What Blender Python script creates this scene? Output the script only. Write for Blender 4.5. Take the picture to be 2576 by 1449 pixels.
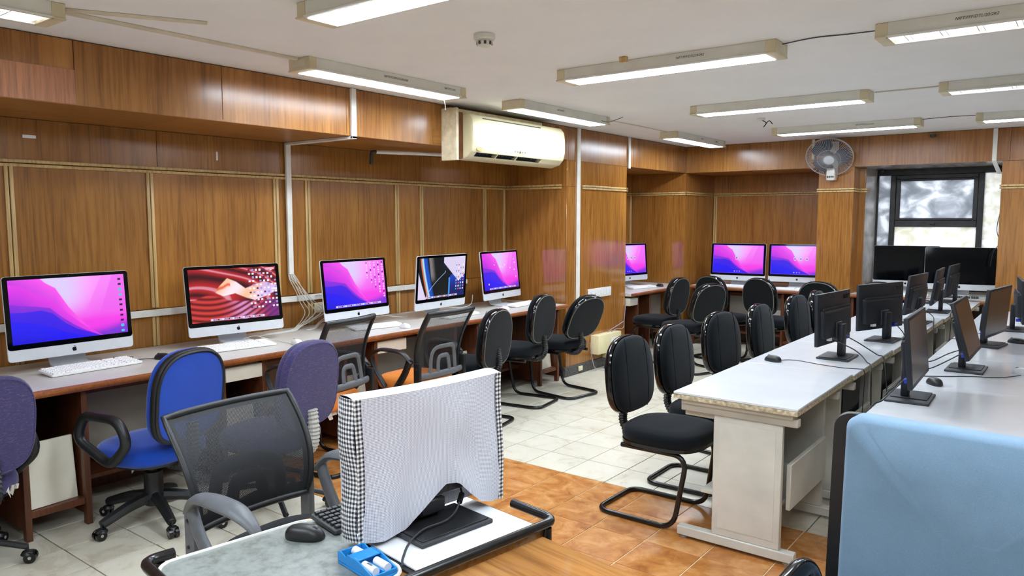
import bpy, bmesh, math, random
import numpy as np
from mathutils import Vector, Matrix, Euler
random.seed(7)
R = math.radians
PI = math.pi
for o in list(bpy.data.objects): bpy.data.objects.remove(o)
S = bpy.context.scene
C = S.collection

# ------------------------------------------------------------------ camera, world, exposure
cd = bpy.data.cameras.new('camera'); cam = bpy.data.objects.new('camera', cd); C.objects.link(cam)
cam.location = (0, 0, 1.6); cam.rotation_euler = (R(90 - 5.296), 0, R(37.503))
cd.sensor_width = 36; cd.lens = 26.446; cd.clip_start = .05
S.camera = cam
W = bpy.data.worlds.new('world'); S.world = W; W.use_nodes = True
W.node_tree.nodes['Background'].inputs[0].default_value = (.86, .93, 1, 1)
W.node_tree.nodes['Background'].inputs[1].default_value = 1.0
S.view_settings.view_transform = 'Standard'; S.view_settings.look = 'None'
S.view_settings.gamma = 1; S.view_settings.exposure = 1.13
LAMP = 23.0

# ------------------------------------------------------------------ materials
def lin(c):
    return tuple(((x / 255) / 12.92 if x / 255 <= .04045 else ((x / 255 + .055) / 1.055) ** 2.4) for x in c)
MT = {}
def mat(name, rgb, rough=.5, metal=0, spec=.5, coat=0, **k):
    m = bpy.data.materials.new(name); m.use_nodes = True; b = m.node_tree.nodes['Principled BSDF']
    b.inputs['Base Color'].default_value = (*lin(rgb), 1); b.inputs['Roughness'].default_value = rough
    b.inputs['Metallic'].default_value = metal; b.inputs['Specular IOR Level'].default_value = spec
    b.inputs['Coat Weight'].default_value = coat
    if 'sheen' in k: b.inputs['Sheen Weight'].default_value = k['sheen']
    MT[name] = m
    return m
def nodes(m):
    return m.node_tree.nodes, m.node_tree.links, m.node_tree.nodes['Principled BSDF']
def coords(m, scale, rand=0):
    N, L, b = nodes(m)
    tc = N.new('ShaderNodeTexCoord'); mp = N.new('ShaderNodeMapping'); mp.inputs['Scale'].default_value = scale
    L.new(tc.outputs['Object'], mp.inputs['Vector'])
    if rand:
        oi = N.new('ShaderNodeObjectInfo'); mu = N.new('ShaderNodeMath'); mu.operation = 'MULTIPLY'; mu.inputs[1].default_value = rand
        L.new(oi.outputs['Random'], mu.inputs[0]); cb = N.new('ShaderNodeCombineXYZ')
        for i in range(3): L.new(mu.outputs[0], cb.inputs[i])
        L.new(cb.outputs[0], mp.inputs['Location'])
    return mp.outputs[0]
def noise(m, vec, scale, detail=4, rough=.55, dist=0):
    N, L, b = nodes(m); n = N.new('ShaderNodeTexNoise')
    n.inputs['Scale'].default_value = scale; n.inputs['Detail'].default_value = detail
    n.inputs['Roughness'].default_value = rough; n.inputs['Distortion'].default_value = dist
    L.new(vec, n.inputs['Vector']); return n.outputs['Fac']
def ramp(m, fac, stops):
    N, L, b = nodes(m); r = N.new('ShaderNodeValToRGB'); e = r.color_ramp.elements
    while len(e) < len(stops): e.new(.5)
    for i, (p, c) in enumerate(stops): e[i].position = p; e[i].color = (*lin(c), 1)
    L.new(fac, r.inputs[0]); return r.outputs[0]
def mixc(m, fac, a, b_, mode='MIX'):
    N, L, b = nodes(m); x = N.new('ShaderNodeMix'); x.data_type = 'RGBA'; x.blend_type = mode
    for v, i in ((fac, 0), (a, 6), (b_, 7)):
        if hasattr(v, 'links') or hasattr(v, 'is_linked'): L.new(v, x.inputs[i])
        elif isinstance(v, tuple): x.inputs[i].default_value = (*v, 1)
        else: x.inputs[i].default_value = v
    return x.outputs[2]
def bump(m, h, strength, dist=.002):
    N, L, b = nodes(m); n = N.new('ShaderNodeBump'); n.inputs['Strength'].default_value = strength; n.inputs['Distance'].default_value = dist
    L.new(h, n.inputs['Height']); L.new(n.outputs[0], b.inputs['Normal'])
def setcol(m, c): m.node_tree.links.new(c, nodes(m)[2].inputs['Base Color'])

def wood(name, dark, light, grain='z', rough=.3, var=.16, spec=.5):
    m = mat(name, light, rough, spec=spec)
    sc = {'z': (1, 1, .055), 'y': (1, .055, 1), 'x': (.055, 1, 1)}[grain]
    v = coords(m, sc, 9.0)
    f1 = noise(m, v, 4.2, 4, .5, .5); f2 = noise(m, v, 55, 3, .6, .2)
    c1 = ramp(m, f1, [(.20, dark), (.5, tuple((a + b) / 2 for a, b in zip(dark, light))), (.80, light)])
    c2 = ramp(m, f2, [(.32, (176, 166, 158)), (.58, (255, 255, 255))])
    c = mixc(m, .62, c1, c2, 'MULTIPLY')
    if grain == 'z':      # thin dark veneer lines
        f3 = noise(m, coords(m, (1, 1, .012), 9.0), 11, 1, .4, 0)
        c = mixc(m, .5, c, ramp(m, f3, [(.555, (255, 255, 255)), (.563, (150, 132, 116)), (.571, (255, 255, 255))]), 'MULTIPLY')
    N, L, b = nodes(m); oi = N.new('ShaderNodeObjectInfo'); mr = N.new('ShaderNodeMapRange')
    mr.inputs[3].default_value = 1 - var; mr.inputs[4].default_value = 1 + var * .6
    L.new(oi.outputs['Random'], mr.inputs[0]); hs = N.new('ShaderNodeHueSaturation')
    L.new(mr.outputs[0], hs.inputs['Value']); L.new(c, hs.inputs['Color']); setcol(m, hs.outputs[0])
    bump(m, f2, .06, .001)
    return m
wood('wall_veneer', (146, 94, 40), (182, 126, 58), 'z', .26)
wood('beam_veneer', (146, 94, 42), (182, 126, 62), 'z', .24, .10)
wood('soffit_veneer', (146, 94, 40), (182, 126, 58), 'y', .38, .12)
wood('patch_veneer', (176, 116, 80), (206, 146, 108), 'z', .45, .05)
wood('back_veneer', (146, 92, 42), (180, 122, 60), 'z', .28, .10)
wood('column_veneer', (148, 96, 42), (184, 126, 60), 'z', .11, .05, 1.0)
wood('nosing_wood', (128, 70, 32), (168, 98, 48), 'y', .32, .08)
wood('nosing_wood_x', (128, 70, 32), (168, 98, 48), 'x', .32, .08)
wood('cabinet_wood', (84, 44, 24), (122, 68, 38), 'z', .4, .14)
wood('desk_laminate', (172, 116, 60), (214, 156, 92), 'x', .13, .04)
wood('moulding_wood', (190, 156, 98), (220, 186, 126), 'z', .42, .08)
def speck(name, rgb, rough, s=6, amt=14, det=4, spec=.5, bmp=0):
    m = mat(name, rgb, rough, spec=spec); v = coords(m, (1, 1, 1), 3.0); f = noise(m, v, s, det)
    setcol(m, ramp(m, f, [(.3, tuple(max(0, x - amt) for x in rgb)), (.7, tuple(min(255, x + amt * .5) for x in rgb))]))
    if bmp: bump(m, f, bmp)
    return m
speck('ceiling_paint', (240, 239, 237), .85, 3, 3)
speck('plain_wall', (232, 228, 220), .7, 3, 6)
speck('laminate_white', (204, 200, 193), .32, 5, 8)
speck('table_white', (212, 215, 220), .16, 3, 6)
speck('steel_grey', (205, 202, 192), .42, 5, 12)
speck('steel_dark', (120, 118, 112), .6, 5, 14)
speck('worn_edge', (196, 180, 150), .7, 60, 60)
speck('cream_plastic', (216, 204, 170), .4, 8, 12)
speck('lamp_white', (226, 224, 214), .4, 8, 8)
speck('ac_cream', (226, 217, 178), .28, 4, 6)
speck('ac_frame', (232, 218, 184), .6, 14, 30)
speck('duct_white', (232, 230, 222), .45, 9, 10)
speck('duct_cream', (216, 206, 184), .5, 9, 10)
speck('black_plastic', (28, 29, 31), .42, 30, 6)
speck('black_gloss', (12, 12, 14), .12, 30, 3)
speck('tube_black', (22, 21, 21), .24, 40, 8)
speck('dark_plastic', (50, 51, 54), .5, 40, 6)
speck('monitor_black', (29, 32, 39), .45, 80, 5, spec=.35)
speck('grey_plastic', (98, 101, 106), .45, 30, 8)
speck('silver', (206, 208, 212), .34, 30, 4)
speck('white_plastic', (234, 233, 230), .35, 20, 4)
speck('key_white', (244, 243, 240), .4, 20, 3)
speck('key_dark', (42, 43, 46), .45, 20, 3)
speck('granite', (86, 84, 82), .5, 60, 40)
speck('grout_grey', (92, 88, 82), .9, 10, 16)
speck('grout_cream', (226, 206, 168), .9, 10, 12)
speck('backing_grey', (150, 143, 134), .6, 3, 10)
speck('rubber_grey', (168, 166, 160), .55, 10, 10)
speck('white_door', (232, 226, 208), .4, 4, 12)
speck('cable_white', (222, 220, 212), .5, 5, 6)
speck('cable_black', (24, 25, 28), .45, 5, 3)
speck('cable_lilac', (172, 150, 160), .5, 5, 3)
speck('plug_blue', (30, 56, 170), .4, 5, 3)
speck('plug_red', (190, 60, 52), .5, 5, 3)
speck('blue_tray', (34, 142, 220), .35, 5, 4)
speck('eraser_white', (238, 238, 240), .5, 5, 4)
speck('ink', (22, 22, 26), .7, 5, 2)
speck('logo_black', (10, 10, 12), .25, 5, 2)
speck('logo_dark', (14, 14, 18), .2, 5, 2)
speck('window_frame', (34, 34, 36), .4, 9, 24)
speck('reveal_metal', (178, 168, 160), .2, 7, 30)
speck('socket_cream', (234, 222, 178), .4, 6, 10)
speck('piping_grey', (104, 103, 98), .5, 10, 10)
speck('lamp_reflector', (150, 150, 168), .3, 8, 8)
speck('rag', (206, 198, 186), .9, 20, 20)
speck('wire_grey', (176, 176, 178), .3, 9, 6)
speck('fan_grey', (70, 76, 92), .3, 9, 8)
speck('fan_white', (214, 210, 202), .4, 9, 8)
speck('brown_board', (128, 76, 42), .5, 9, 20)
speck('paper_white', (244, 246, 250), .3, 5, 3)

def fabric(name, rgb, s=900, amt=10, rough=.9, sheen=.25, spec=.15):
    m = mat(name, rgb, rough, spec=spec, sheen=sheen)
    v = coords(m, (1, 1, 1)); f = noise(m, v, s, 2); g = noise(m, v, 7, 3)
    c = ramp(m, f, [(.35, tuple(max(0, x - amt) for x in rgb)), (.65, tuple(min(255, x + amt) for x in rgb))])
    setcol(m, mixc(m, .35, c, ramp(m, g, [(.3, (205, 205, 205)), (.7, (255, 255, 255))]), 'MULTIPLY')); bump(m, f, .25, .001)
    return m
fabric('fabric_black', (14, 19, 24), 700, 5, .85, .10, .1)
fabric('fabric_black_rear', (14, 18, 21), 700, 3, .8, .10, .1)
fabric('fabric_blue', (22, 70, 178), 700, 8, .85, .3)
fabric('fabric_orange', (236, 138, 54), 300, 8, .6, .1, .3)
fabric('fabric_steel_blue', (122, 150, 174), 600, 5, .8, .2)
# purple weave with pale flecks
m = fabric('fabric_purple', (60, 54, 98), 500, 10)
v = coords(m, (1, 1, 9)); f = noise(m, v, 46, 3, .7)
v2 = coords(m, (7, 7, 1)); f2 = noise(m, v2, 46, 3, .7)
cc = mixc(m, ramp(m, f, [(.56, (0, 0, 0)), (.66, (190, 190, 190))]), tuple(lin((60, 55, 98))), tuple(lin((140, 112, 116))))
setcol(m, mixc(m, ramp(m, f2, [(.56, (0, 0, 0)), (.66, (170, 170, 170))]), cc, tuple(lin((34, 34, 84)))))
# white marble-like floor tile and orange mottled tile
m = mat('tile_white', (232, 226, 210), .3)
v = coords(m, (1, 1, 1), 40); f = noise(m, v, 5, 8, .65, 1.2); g = noise(m, v, 2.2, 3)
c = ramp(m, f, [(.36, (200, 193, 176)), (.45, (218, 213, 198)), (.7, (224, 221, 210))])
setcol(m, mixc(m, .5, c, ramp(m, g, [(.3, (226, 218, 200)), (.7, (255, 252, 246))]), 'MULTIPLY'))
m = mat('tile_orange', (204, 146, 84), .22)
v = coords(m, (1, 1, 1), 40); f = noise(m, v, 7, 6, .62, .8); g = noise(m, v, 28, 4)
c = ramp(m, f, [(.3, (160, 98, 46)), (.5, (192, 130, 70)), (.72, (216, 164, 106))])
setcol(m, mixc(m, .4, c, ramp(m, g, [(.3, (222, 210, 200)), (.7, (255, 255, 255))]), 'MULTIPLY'))
# brushed stainless soffit of the window bay
# grey scratched mat
m = mat('mat_grey', (160, 164, 158), .4)
v = coords(m, (1, 1, 1)); f = noise(m, v, 24, 6, .7); g = noise(m, coords(m, (1, 7, 1)), 16, 5, .7, 1.5)
c = ramp(m, f, [(.36, (112, 116, 110)), (.5, (136, 142, 138)), (.72, (152, 158, 154))])
setcol(m, mixc(m, ramp(m, g, [(.62, (0, 0, 0)), (.68, (150, 150, 150))]), c, tuple(lin((112, 96, 84)))))
# gingham cloth (fine and coarse): two crossing stripe waves
def gingham(name, period, a, b, cx):
    m = mat(name, a, .85, spec=.2); N, L, bb = nodes(m)
    tc = N.new('ShaderNodeTexCoord'); sp = N.new('ShaderNodeSeparateXYZ'); L.new(tc.outputs['UV'], sp.inputs[0]); outs = []
    for i in (0, 1):
        q = N.new('ShaderNodeMath'); q.operation = 'DIVIDE'; q.inputs[1].default_value = period; L.new(sp.outputs[i], q.inputs[0])
        fr = N.new('ShaderNodeMath'); fr.operation = 'FRACT'; L.new(q.outputs[0], fr.inputs[0])
        g = N.new('ShaderNodeMath'); g.operation = 'GREATER_THAN'; g.inputs[1].default_value = .5; L.new(fr.outputs[0], g.inputs[0]); outs.append(g.outputs[0])
    ad = N.new('ShaderNodeMath'); ad.operation = 'ADD'; L.new(outs[0], ad.inputs[0]); L.new(outs[1], ad.inputs[1])
    hf = N.new('ShaderNodeMath'); hf.operation = 'MULTIPLY'; hf.inputs[1].default_value = .5; L.new(ad.outputs[0], hf.inputs[0])
    setcol(m, ramp(m, hf.outputs[0], [(0, a), (.5, cx), (1, b)]))
gingham('gingham_fine', .0042, (246, 246, 250), (156, 160, 180), (206, 208, 220))
gingham('gingham_coarse', .0125, (246, 244, 238), (44, 46, 58), (150, 150, 156))
# mesh fabric: woven strands with see-through holes
def meshfab(name, rgb, period, hole):
    m = mat(name, rgb, .6); N, L, bb = nodes(m)
    tc = N.new('ShaderNodeTexCoord'); sp = N.new('ShaderNodeSeparateXYZ'); L.new(tc.outputs['UV'], sp.inputs[0]); gs = []
    for s in (1, -1):
        a = N.new('ShaderNodeMath'); a.operation = 'MULTIPLY_ADD'; a.inputs[1].default_value = s; L.new(sp.outputs[1], a.inputs[0]); L.new(sp.outputs[0], a.inputs[2])
        q = N.new('ShaderNodeMath'); q.operation = 'DIVIDE'; q.inputs[1].default_value = period; L.new(a.outputs[0], q.inputs[0])
        fr = N.new('ShaderNodeMath'); fr.operation = 'FRACT'; L.new(q.outputs[0], fr.inputs[0])
        g = N.new('ShaderNodeMath'); g.operation = 'LESS_THAN'; g.inputs[1].default_value = hole; L.new(fr.outputs[0], g.inputs[0]); gs.append(g.outputs[0])
    mu = N.new('ShaderNodeMath'); mu.operation = 'MULTIPLY'; L.new(gs[0], mu.inputs[0]); L.new(gs[1], mu.inputs[1])
    iv = N.new('ShaderNodeMath'); iv.operation = 'SUBTRACT'; iv.inputs[0].default_value = 1; L.new(mu.outputs[0], iv.inputs[1])
    L.new(iv.outputs[0], bb.inputs['Alpha'])
meshfab('mesh_black', (38, 40, 44), .0062, .6)
meshfab('mesh_dense', (28, 30, 34), .0062, .42)
# emissive materials: lamp diffusers, screens
def emit(name, rgb, s):
    m = bpy.data.materials.new(name); m.use_nodes = True; N = m.node_tree.nodes; L = m.node_tree.links; N.clear()
    e = N.new('ShaderNodeEmission'); o = N.new('ShaderNodeOutputMaterial'); e.inputs[0].default_value = (*lin(rgb), 1); e.inputs[1].default_value = s
    L.new(e.outputs[0], o.inputs[0]); MT[name] = m; return m
emit('lamp_glow', (232, 244, 255), LAMP)
emit('lamp_glow_dim', (240, 244, 255), 4.0)
m = bpy.data.materials.new('screen_glow'); m.use_nodes = True; N = m.node_tree.nodes; L = m.node_tree.links
b = N['Principled BSDF']; at = N.new('ShaderNodeAttribute'); at.attribute_name = 'picture'
b.inputs['Base Color'].default_value = (.01, .01, .01, 1); b.inputs['Roughness'].default_value = .12; b.inputs['Specular IOR Level'].default_value = .3
L.new(at.outputs['Color'], b.inputs['Emission Color']); b.inputs['Emission Strength'].default_value = .5; MT['screen_glow'] = m
m = mat('screen_off', (3, 5, 9), .06, spec=.22); m = mat('screen_matte', (34, 37, 42), .28, spec=.8)
m = mat('glass_black', (4, 4, 6), .06, spec=.25)
# painted frosted window glass
m = bpy.data.materials.new('frosted_pane'); m.use_nodes = True; MT['frosted_pane'] = m
v = coords(m, (1, 1, 1.3)); f = noise(m, v, 4.5, 5, .55, .7)
N, L, b = nodes(m); col = ramp(m, f, [(.36, (178, 181, 186)), (.5, (204, 206, 210)), (.62, (248, 249, 252))])
tr = N.new('ShaderNodeBsdfTranslucent'); L.new(col, tr.inputs[0]); mx = N.new('ShaderNodeMixShader'); mx.inputs[0].default_value = .8
L.new(col, b.inputs['Base Color']); b.inputs['Roughness'].default_value = .35
L.new(b.outputs[0], mx.inputs[1]); L.new(tr.outputs[0], mx.inputs[2]); L.new(mx.outputs[0], N['Material Output'].inputs[0])
m = bpy.data.materials.new('frosted_bright'); m.use_nodes = True; MT['frosted_bright'] = m
v = coords(m, (1, 1, 1.3)); f = noise(m, v, 7, 4, .55, .7)
N, L, b = nodes(m); col = ramp(m, f, [(.35, (226, 222, 208)), (.6, (252, 252, 250))])
tr = N.new('ShaderNodeBsdfTranslucent'); L.new(col, tr.inputs[0]); mx = N.new('ShaderNodeMixShader'); mx.inputs[0].default_value = .9
L.new(col, b.inputs['Base Color']); b.inputs['Roughness'].default_value = .35
L.new(b.outputs[0], mx.inputs[1]); L.new(tr.outputs[0], mx.inputs[2]); L.new(mx.outputs[0], N['Material Output'].inputs[0])

# ------------------------------------------------------------------ mesh helpers
class MB:
    def __init__(s): s.v = []; s.f = []; s.uv = None
    def add(s, v, f):
        n = len(s.v); s.v += [tuple(p) for p in v]; s.f += [tuple(i + n for i in q) for q in f]; return s
    def box(s, x0, x1, y0, y1, z0, z1, M=None):
        v = [Vector(p) for p in ((x0, y0, z0), (x1, y0, z0), (x1, y1, z0), (x0, y1, z0), (x0, y0, z1), (x1, y0, z1), (x1, y1, z1), (x0, y1, z1))]
        if M: v = [M @ p for p in v]
        return s.add(v, [(0, 3, 2, 1), (4, 5, 6, 7), (0, 1, 5, 4), (1, 2, 6, 5), (2, 3, 7, 6), (3, 0, 4, 7)])
    def tube(s, pts, r, seg=8, closed=False, cap=True, flat=1.0):
        pts = [Vector(p) for p in pts]; n = len(pts); rings = []
        rr = r if isinstance(r, (list, tuple)) else [r] * n
        up = None
        for i, p in enumerate(pts):
            a = pts[(i - 1) % n] if (closed or i > 0) else p; b = pts[(i + 1) % n] if (closed or i < n - 1) else p
            t = (b - a).normalized() if (b - a).length > 1e-9 else Vector((0, 0, 1))
            if up is None:
                up = Vector((0, 0, 1)) if abs(t.z) < .9 else Vector((1, 0, 0))
            x = t.cross(up)
            if x.length < 1e-4: x = t.cross(Vector((1, 0, 0)))
            x.normalize(); y = x.cross(t).normalized(); up = y
            rings.append([p + (x * math.cos(2 * PI * k / seg) * rr[i] + y * math.sin(2 * PI * k / seg) * rr[i] * flat) for k in range(seg)])
        v = [q for g in rings for q in g]; f = []
        for i in range(n if closed else n - 1):
            j = (i + 1) % n
            for k in range(seg): f.append((i * seg + k, i * seg + (k + 1) % seg, j * seg + (k + 1) % seg, j * seg + k))
        if cap and not closed:
            f.append(tuple(range(seg))[::-1]); f.append(tuple((n - 1) * seg + k for k in range(seg)))
        return s.add(v, f)
    def cyl(s, p0, p1, r0, r1=None, seg=16): return s.tube([p0, p1], [r0, r0 if r1 is None else r1], seg)
    def lathe(s, prof, seg=20, M=None):
        v = []; f = []; n = len(prof)
        for r, z in prof:
            for k in range(seg):
                p = Vector((r * math.cos(2 * PI * k / seg), r * math.sin(2 * PI * k / seg), z)); v.append(M @ p if M else p)
        for i in range(n - 1):
            for k in range(seg): f.append((i * seg + k, i * seg + (k + 1) % seg, (i + 1) * seg + (k + 1) % seg, (i + 1) * seg + k))
        f.append(tuple(range(seg))[::-1]); f.append(tuple((n - 1) * seg + k for k in range(seg)))
        return s.add(v, f)
    def prism(s, outline, t0, t1, M=None):
        n = len(outline); v = [Vector((a, b, t0)) for a, b in outline] + [Vector((a, b, t1)) for a, b in outline]
        if M: v = [M @ p for p in v]
        return s.add(v, [tuple(range(n))[::-1], tuple(range(n, 2 * n))] + [(i, (i + 1) % n, n + (i + 1) % n, n + i) for i in range(n)])
    def loft(s, rings, cap=True):
        n = len(rings[0]); v = [p for r in rings for p in r]; f = []
        for i in range(len(rings) - 1):
            for k in range(n): f.append((i * n + k, i * n + (k + 1) % n, (i + 1) * n + (k + 1) % n, (i + 1) * n + k))
        if cap: f.append(tuple(range(n))[::-1]); f.append(tuple((len(rings) - 1) * n + k for k in range(n)))
        return s.add(v, f)
    def grid(s, fn, nu, nv, thick=None):
        v = [fn(i / nu, j / nv) for j in range(nv + 1) for i in range(nu + 1)]
        f = [(j * (nu + 1) + i, j * (nu + 1) + i + 1, (j + 1) * (nu + 1) + i + 1, (j + 1) * (nu + 1) + i) for j in range(nv) for i in range(nu)]
        return s.add(v, f)
    def mesh(s, name, bevel=0, seg=2, ang=40, flip=True):
        me = bpy.data.meshes.new(name); me.from_pydata([tuple(p) for p in s.v], [], s.f)
        bm = bmesh.new(); bm.from_mesh(me)
        if flip: bmesh.ops.recalc_face_normals(bm, faces=bm.faces)
        if bevel:
            es = [e for e in bm.edges if len(e.link_faces) == 2 and e.calc_face_angle(0) > R(30)]
            bmesh.ops.bevel(bm, geom=es, offset=bevel, segments=seg, affect='EDGES', profile=.5, clamp_overlap=True)
        bm.to_mesh(me); bm.free()
        me.polygons.foreach_set('use_smooth', [True] * len(me.polygons)); me.set_sharp_from_angle(angle=R(ang))
        return me
    def build(s, name, material, parent=None, bevel=0, seg=2, ang=40, loc=(0, 0, 0), rot=(0, 0, 0)):
        me = s.mesh(name, bevel, seg, ang); me.materials.append(MT[material])
        return link(name, me, parent, loc, rot)
def link(name, me, parent=None, loc=(0, 0, 0), rot=(0, 0, 0)):
    o = bpy.data.objects.new(name, me); C.objects.link(o); o.location = loc; o.rotation_euler = rot
    if parent is not None: o.parent = parent
    return o
def tag(o, label, cat, group=None):
    o['label'] = label; o['category'] = cat
    if group: o['group'] = group
    return o
def thing(name, label, cat, loc=(0, 0, 0), rz=0, group=None):
    o = bpy.data.objects.new(name, None); C.objects.link(o); o.location = loc; o.rotation_euler = (0, 0, rz); o.empty_display_size = .1
    return tag(o, label, cat, group)
def struct(o): o['kind'] = 'structure'; return o
def copy_tree(o, parent=None):
    c = o.copy(); C.objects.link(c); c.parent = parent
    for ch in list(o.children): copy_tree(ch, c)
    return c
def dup(o, loc, rz, label=None):
    c = copy_tree(o); c.location = loc; c.rotation_euler = (0, 0, rz)
    if label: c['label'] = label
    return c
def fillet(pts, r, n=6, closed=False):
    pts = [Vector(p) for p in pts]; out = []; m = len(pts)
    for i, p in enumerate(pts):
        if not closed and i in (0, m - 1): out.append(p); continue
        a = pts[(i - 1) % m]; b = pts[(i + 1) % m]; u = (a - p); w = (b - p)
        d = min(r, u.length * .49, w.length * .49); u.normalize(); w.normalize()
        p0 = p + u * d; p1 = p + w * d
        for k in range(n + 1):
            t = k / n; out.append(p0 * (1 - t) ** 2 + p * 2 * t * (1 - t) + p1 * t * t)
    return out
def bez(p0, p1, p2, p3, n=16):
    p0, p1, p2, p3 = map(Vector, (p0, p1, p2, p3)); o = []
    for i in range(n + 1):
        t = i / n; o.append(p0 * (1 - t) ** 3 + p1 * 3 * t * (1 - t) ** 2 + p2 * 3 * t * t * (1 - t) + p3 * t ** 3)
    return o
def spline(pts, n=6):
    P = [Vector(p) for p in pts]; P = [P[0]] + P + [P[-1]]; o = []
    for i in range(1, len(P) - 2):
        for k in range(n):
            t = k / n; a, b, c, d = P[i - 1], P[i], P[i + 1], P[i + 2]
            o.append(.5 * ((2 * b) + (c - a) * t + (2 * a - 5 * b + 4 * c - d) * t * t + (3 * b - a - 3 * c + d) * t ** 3))
    o.append(P[-2]); return o
def sell(w, h, e=3.0, n=40, top=None):
    o = []
    for k in range(n):
        t = 2 * PI * k / n; c, s_ = math.cos(t), math.sin(t); ee = e if (s_ < 0 or top is None) else top
        o.append((math.copysign(abs(c) ** (2 / ee), c) * w / 2, math.copysign(abs(s_) ** (2 / ee), s_) * h / 2))
    return o
def cable(name, pts, r, material, label, cat='cable', group=None, n=8):
    o = MB().tube(spline(pts, n), r, 6).build(name, material)
    return tag(o, label, cat, group)
TXT = {}
def text(name, s, size, material, parent, loc, rot, shear=0, ext=.0006, bold=0):
    cu = bpy.data.curves.new(name, 'FONT'); cu.body = s; cu.size = size; cu.extrude = ext; cu.shear = shear; cu.resolution_u = 3
    cu.align_x = 'CENTER'; cu.align_y = 'CENTER'; cu.offset = bold
    t = bpy.data.objects.new(name, cu); C.objects.link(t)
    me = bpy.data.meshes.new_from_object(t.evaluated_get(bpy.context.evaluated_depsgraph_get()))
    bpy.data.objects.remove(t); me.materials.clear(); me.materials.append(MT[material]); me.name = name
    return link(name, me, parent, loc, rot)

# ------------------------------------------------------------------ room shell
XL = -4.90; XB = -4.13; YB = 9.02; YW = 9.93; ZC = 2.5; ZB = 2.172; XR = 2.6; Y0 = -1.8
fl = struct(MB().box(XL - .1, XR, Y0, YW + .1, -.08, -.006).build('floor', 'grout_grey'))
MB().box(XL, XR, 2.672, 3.873, -.0055, -.0035).build('grout_bed', 'grout_cream', fl)
# tiles: 300 of the nearest visible as parts, the rest one joined field
from bpy_extras.object_utils import world_to_camera_view
bpy.context.view_layer.update()
def inframe(x, y):
    q = world_to_camera_view(S, cam, Vector((x, y, 0))); q_ = (q.x, q.y * 1.0, q.z)
    return q_[2] > 0 and -.06 < q_[0] < 1.06 and -.08 < q_[1] < 1.06
cells = []
def cellgrid(xl, px, ylo, yhi, n, kind):
    py = (yhi - ylo) / n
    i0 = math.floor((XL - xl) / px)
    for i in range(i0, 60):
        x0 = max(XL, xl + i * px); x1 = min(XR, xl + (i + 1) * px)
        if x1 - x0 < .03: continue
        for j in range(n): cells.append((x0, x1, ylo + j * py, ylo + (j + 1) * py, kind))
cellgrid(-2.565, .2985, 3.873, 3.873 + 20 * .3015, 20, 'tile_white')
cellgrid(-2.575, .2985, 2.672, 3.873, 4, 'tile_orange')
cellgrid(-3.575, .2985, 2.672 - 15 * .3015, 2.672, 15, 'tile_white')
def seen(c):
    x, y = (c[0] + c[1]) / 2, (c[2] + c[3]) / 2
    return inframe(x, y) and x < -.9 and y < 8.9 and not (x > -1.5 and y > 4.4)
vis = sorted([c for c in cells if seen(c)], key=lambda c: ((c[0] + c[1]) / 2) ** 2 + ((c[2] + c[3]) / 2) ** 2)
vis = vis[:296]; vs = set(vis); tm = {}
for c in vis:
    k = (round(c[1] - c[0], 3), round(c[3] - c[2], 3), c[4])
    if k not in tm:
        g = .0026; me = MB().box(-k[0] / 2 + g, k[0] / 2 - g, -k[1] / 2 + g, k[1] / 2 - g, -.008, 0).mesh('tile', .0012, 1); me.materials.append(MT[c[4]]); tm[k] = me
    o = link('floor_tile', tm[k], fl, ((c[0] + c[1]) / 2, (c[2] + c[3]) / 2, random.uniform(-.0004, .0004)))
for kd in ('tile_white', 'tile_orange'):
    b_ = MB()
    for c in cells:
        if c not in vs and c[4] == kd and c[3] < YW + .2: b_.box(c[0] + .0016, c[1] - .0016, c[2] + .0016, c[3] - .0016, -.008, 0)
    o = b_.build('tile_field', kd, fl); o['kind'] = 'stuff'
struct(MB().box(XL - .1, XR, Y0, YW + .1, ZC, ZC + .1).build('ceiling', 'ceiling_paint'))
struct(MB().box(XR, XR + .1, Y0, YW + .1, 0, ZC).build('wall_right', 'plain_wall'))
struct(MB().box(XL - .1, XR + .1, Y0 - .1, Y0, 0, ZC).build('wall_near', 'plain_wall'))

# left wall with veneer panels and double mouldings
wl = struct(MB().box(XL - .1, XL - .012, Y0, YW + .1, 0, ZC).build('wall_left', 'cabinet_wood'))
def panel(par, a0, a1, z0, z1, m, axis='x', pos=0, d=.012, g=.0012):
    b_ = MB()
    if axis == 'x': b_.box(pos - d, pos, a0 + g, a1 - g, z0 + g, z1 - g)
    elif axis == '-x': b_.box(pos, pos + d, a0 + g, a1 - g, z0 + g, z1 - g)
    else: b_.box(a0 + g, a1 - g, pos, pos + d, z0 + g, z1 - g)
    return b_.build('panel', m, par, .0015, 1)
def strip_z(par, pos, y, z0, z1, w=.052):      # vertical double moulding on a wall facing +X
    for s in (-1, 1):
        MB().box(pos, pos + .012, y + s * w / 4 - w * .20, y + s * w / 4 + w * .20, z0, z1).build('moulding', 'moulding_wood', par, .003, 2)
def strip_y(par, pos, y0, y1, z, w=.048):
    for s in (-1, 1):
        MB().box(pos, pos + .013, y0, y1, z + s * w / 4 - w * .20, z + s * w / 4 + w * .20).build('moulding', 'moulding_wood', par, .003, 2)
ZM = 1.915
ys = [Y0, -.9, .05, .86, 1.68, 2.49, 3.45, 3.74, 4.70, 5.01, 5.92, 6.27]
for a, b_ in zip(ys[:-1], ys[1:]):
    panel(wl, a, b_, 1.0, ZM, 'wall_veneer', 'x', XL); panel(wl, a, b_, .42, 1.0, 'wall_veneer', 'x', XL)
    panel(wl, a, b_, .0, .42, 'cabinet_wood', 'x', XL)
fr = [Y0, .4, 1.25, 2.55, 3.5, 5.0, 6.27]
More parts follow.
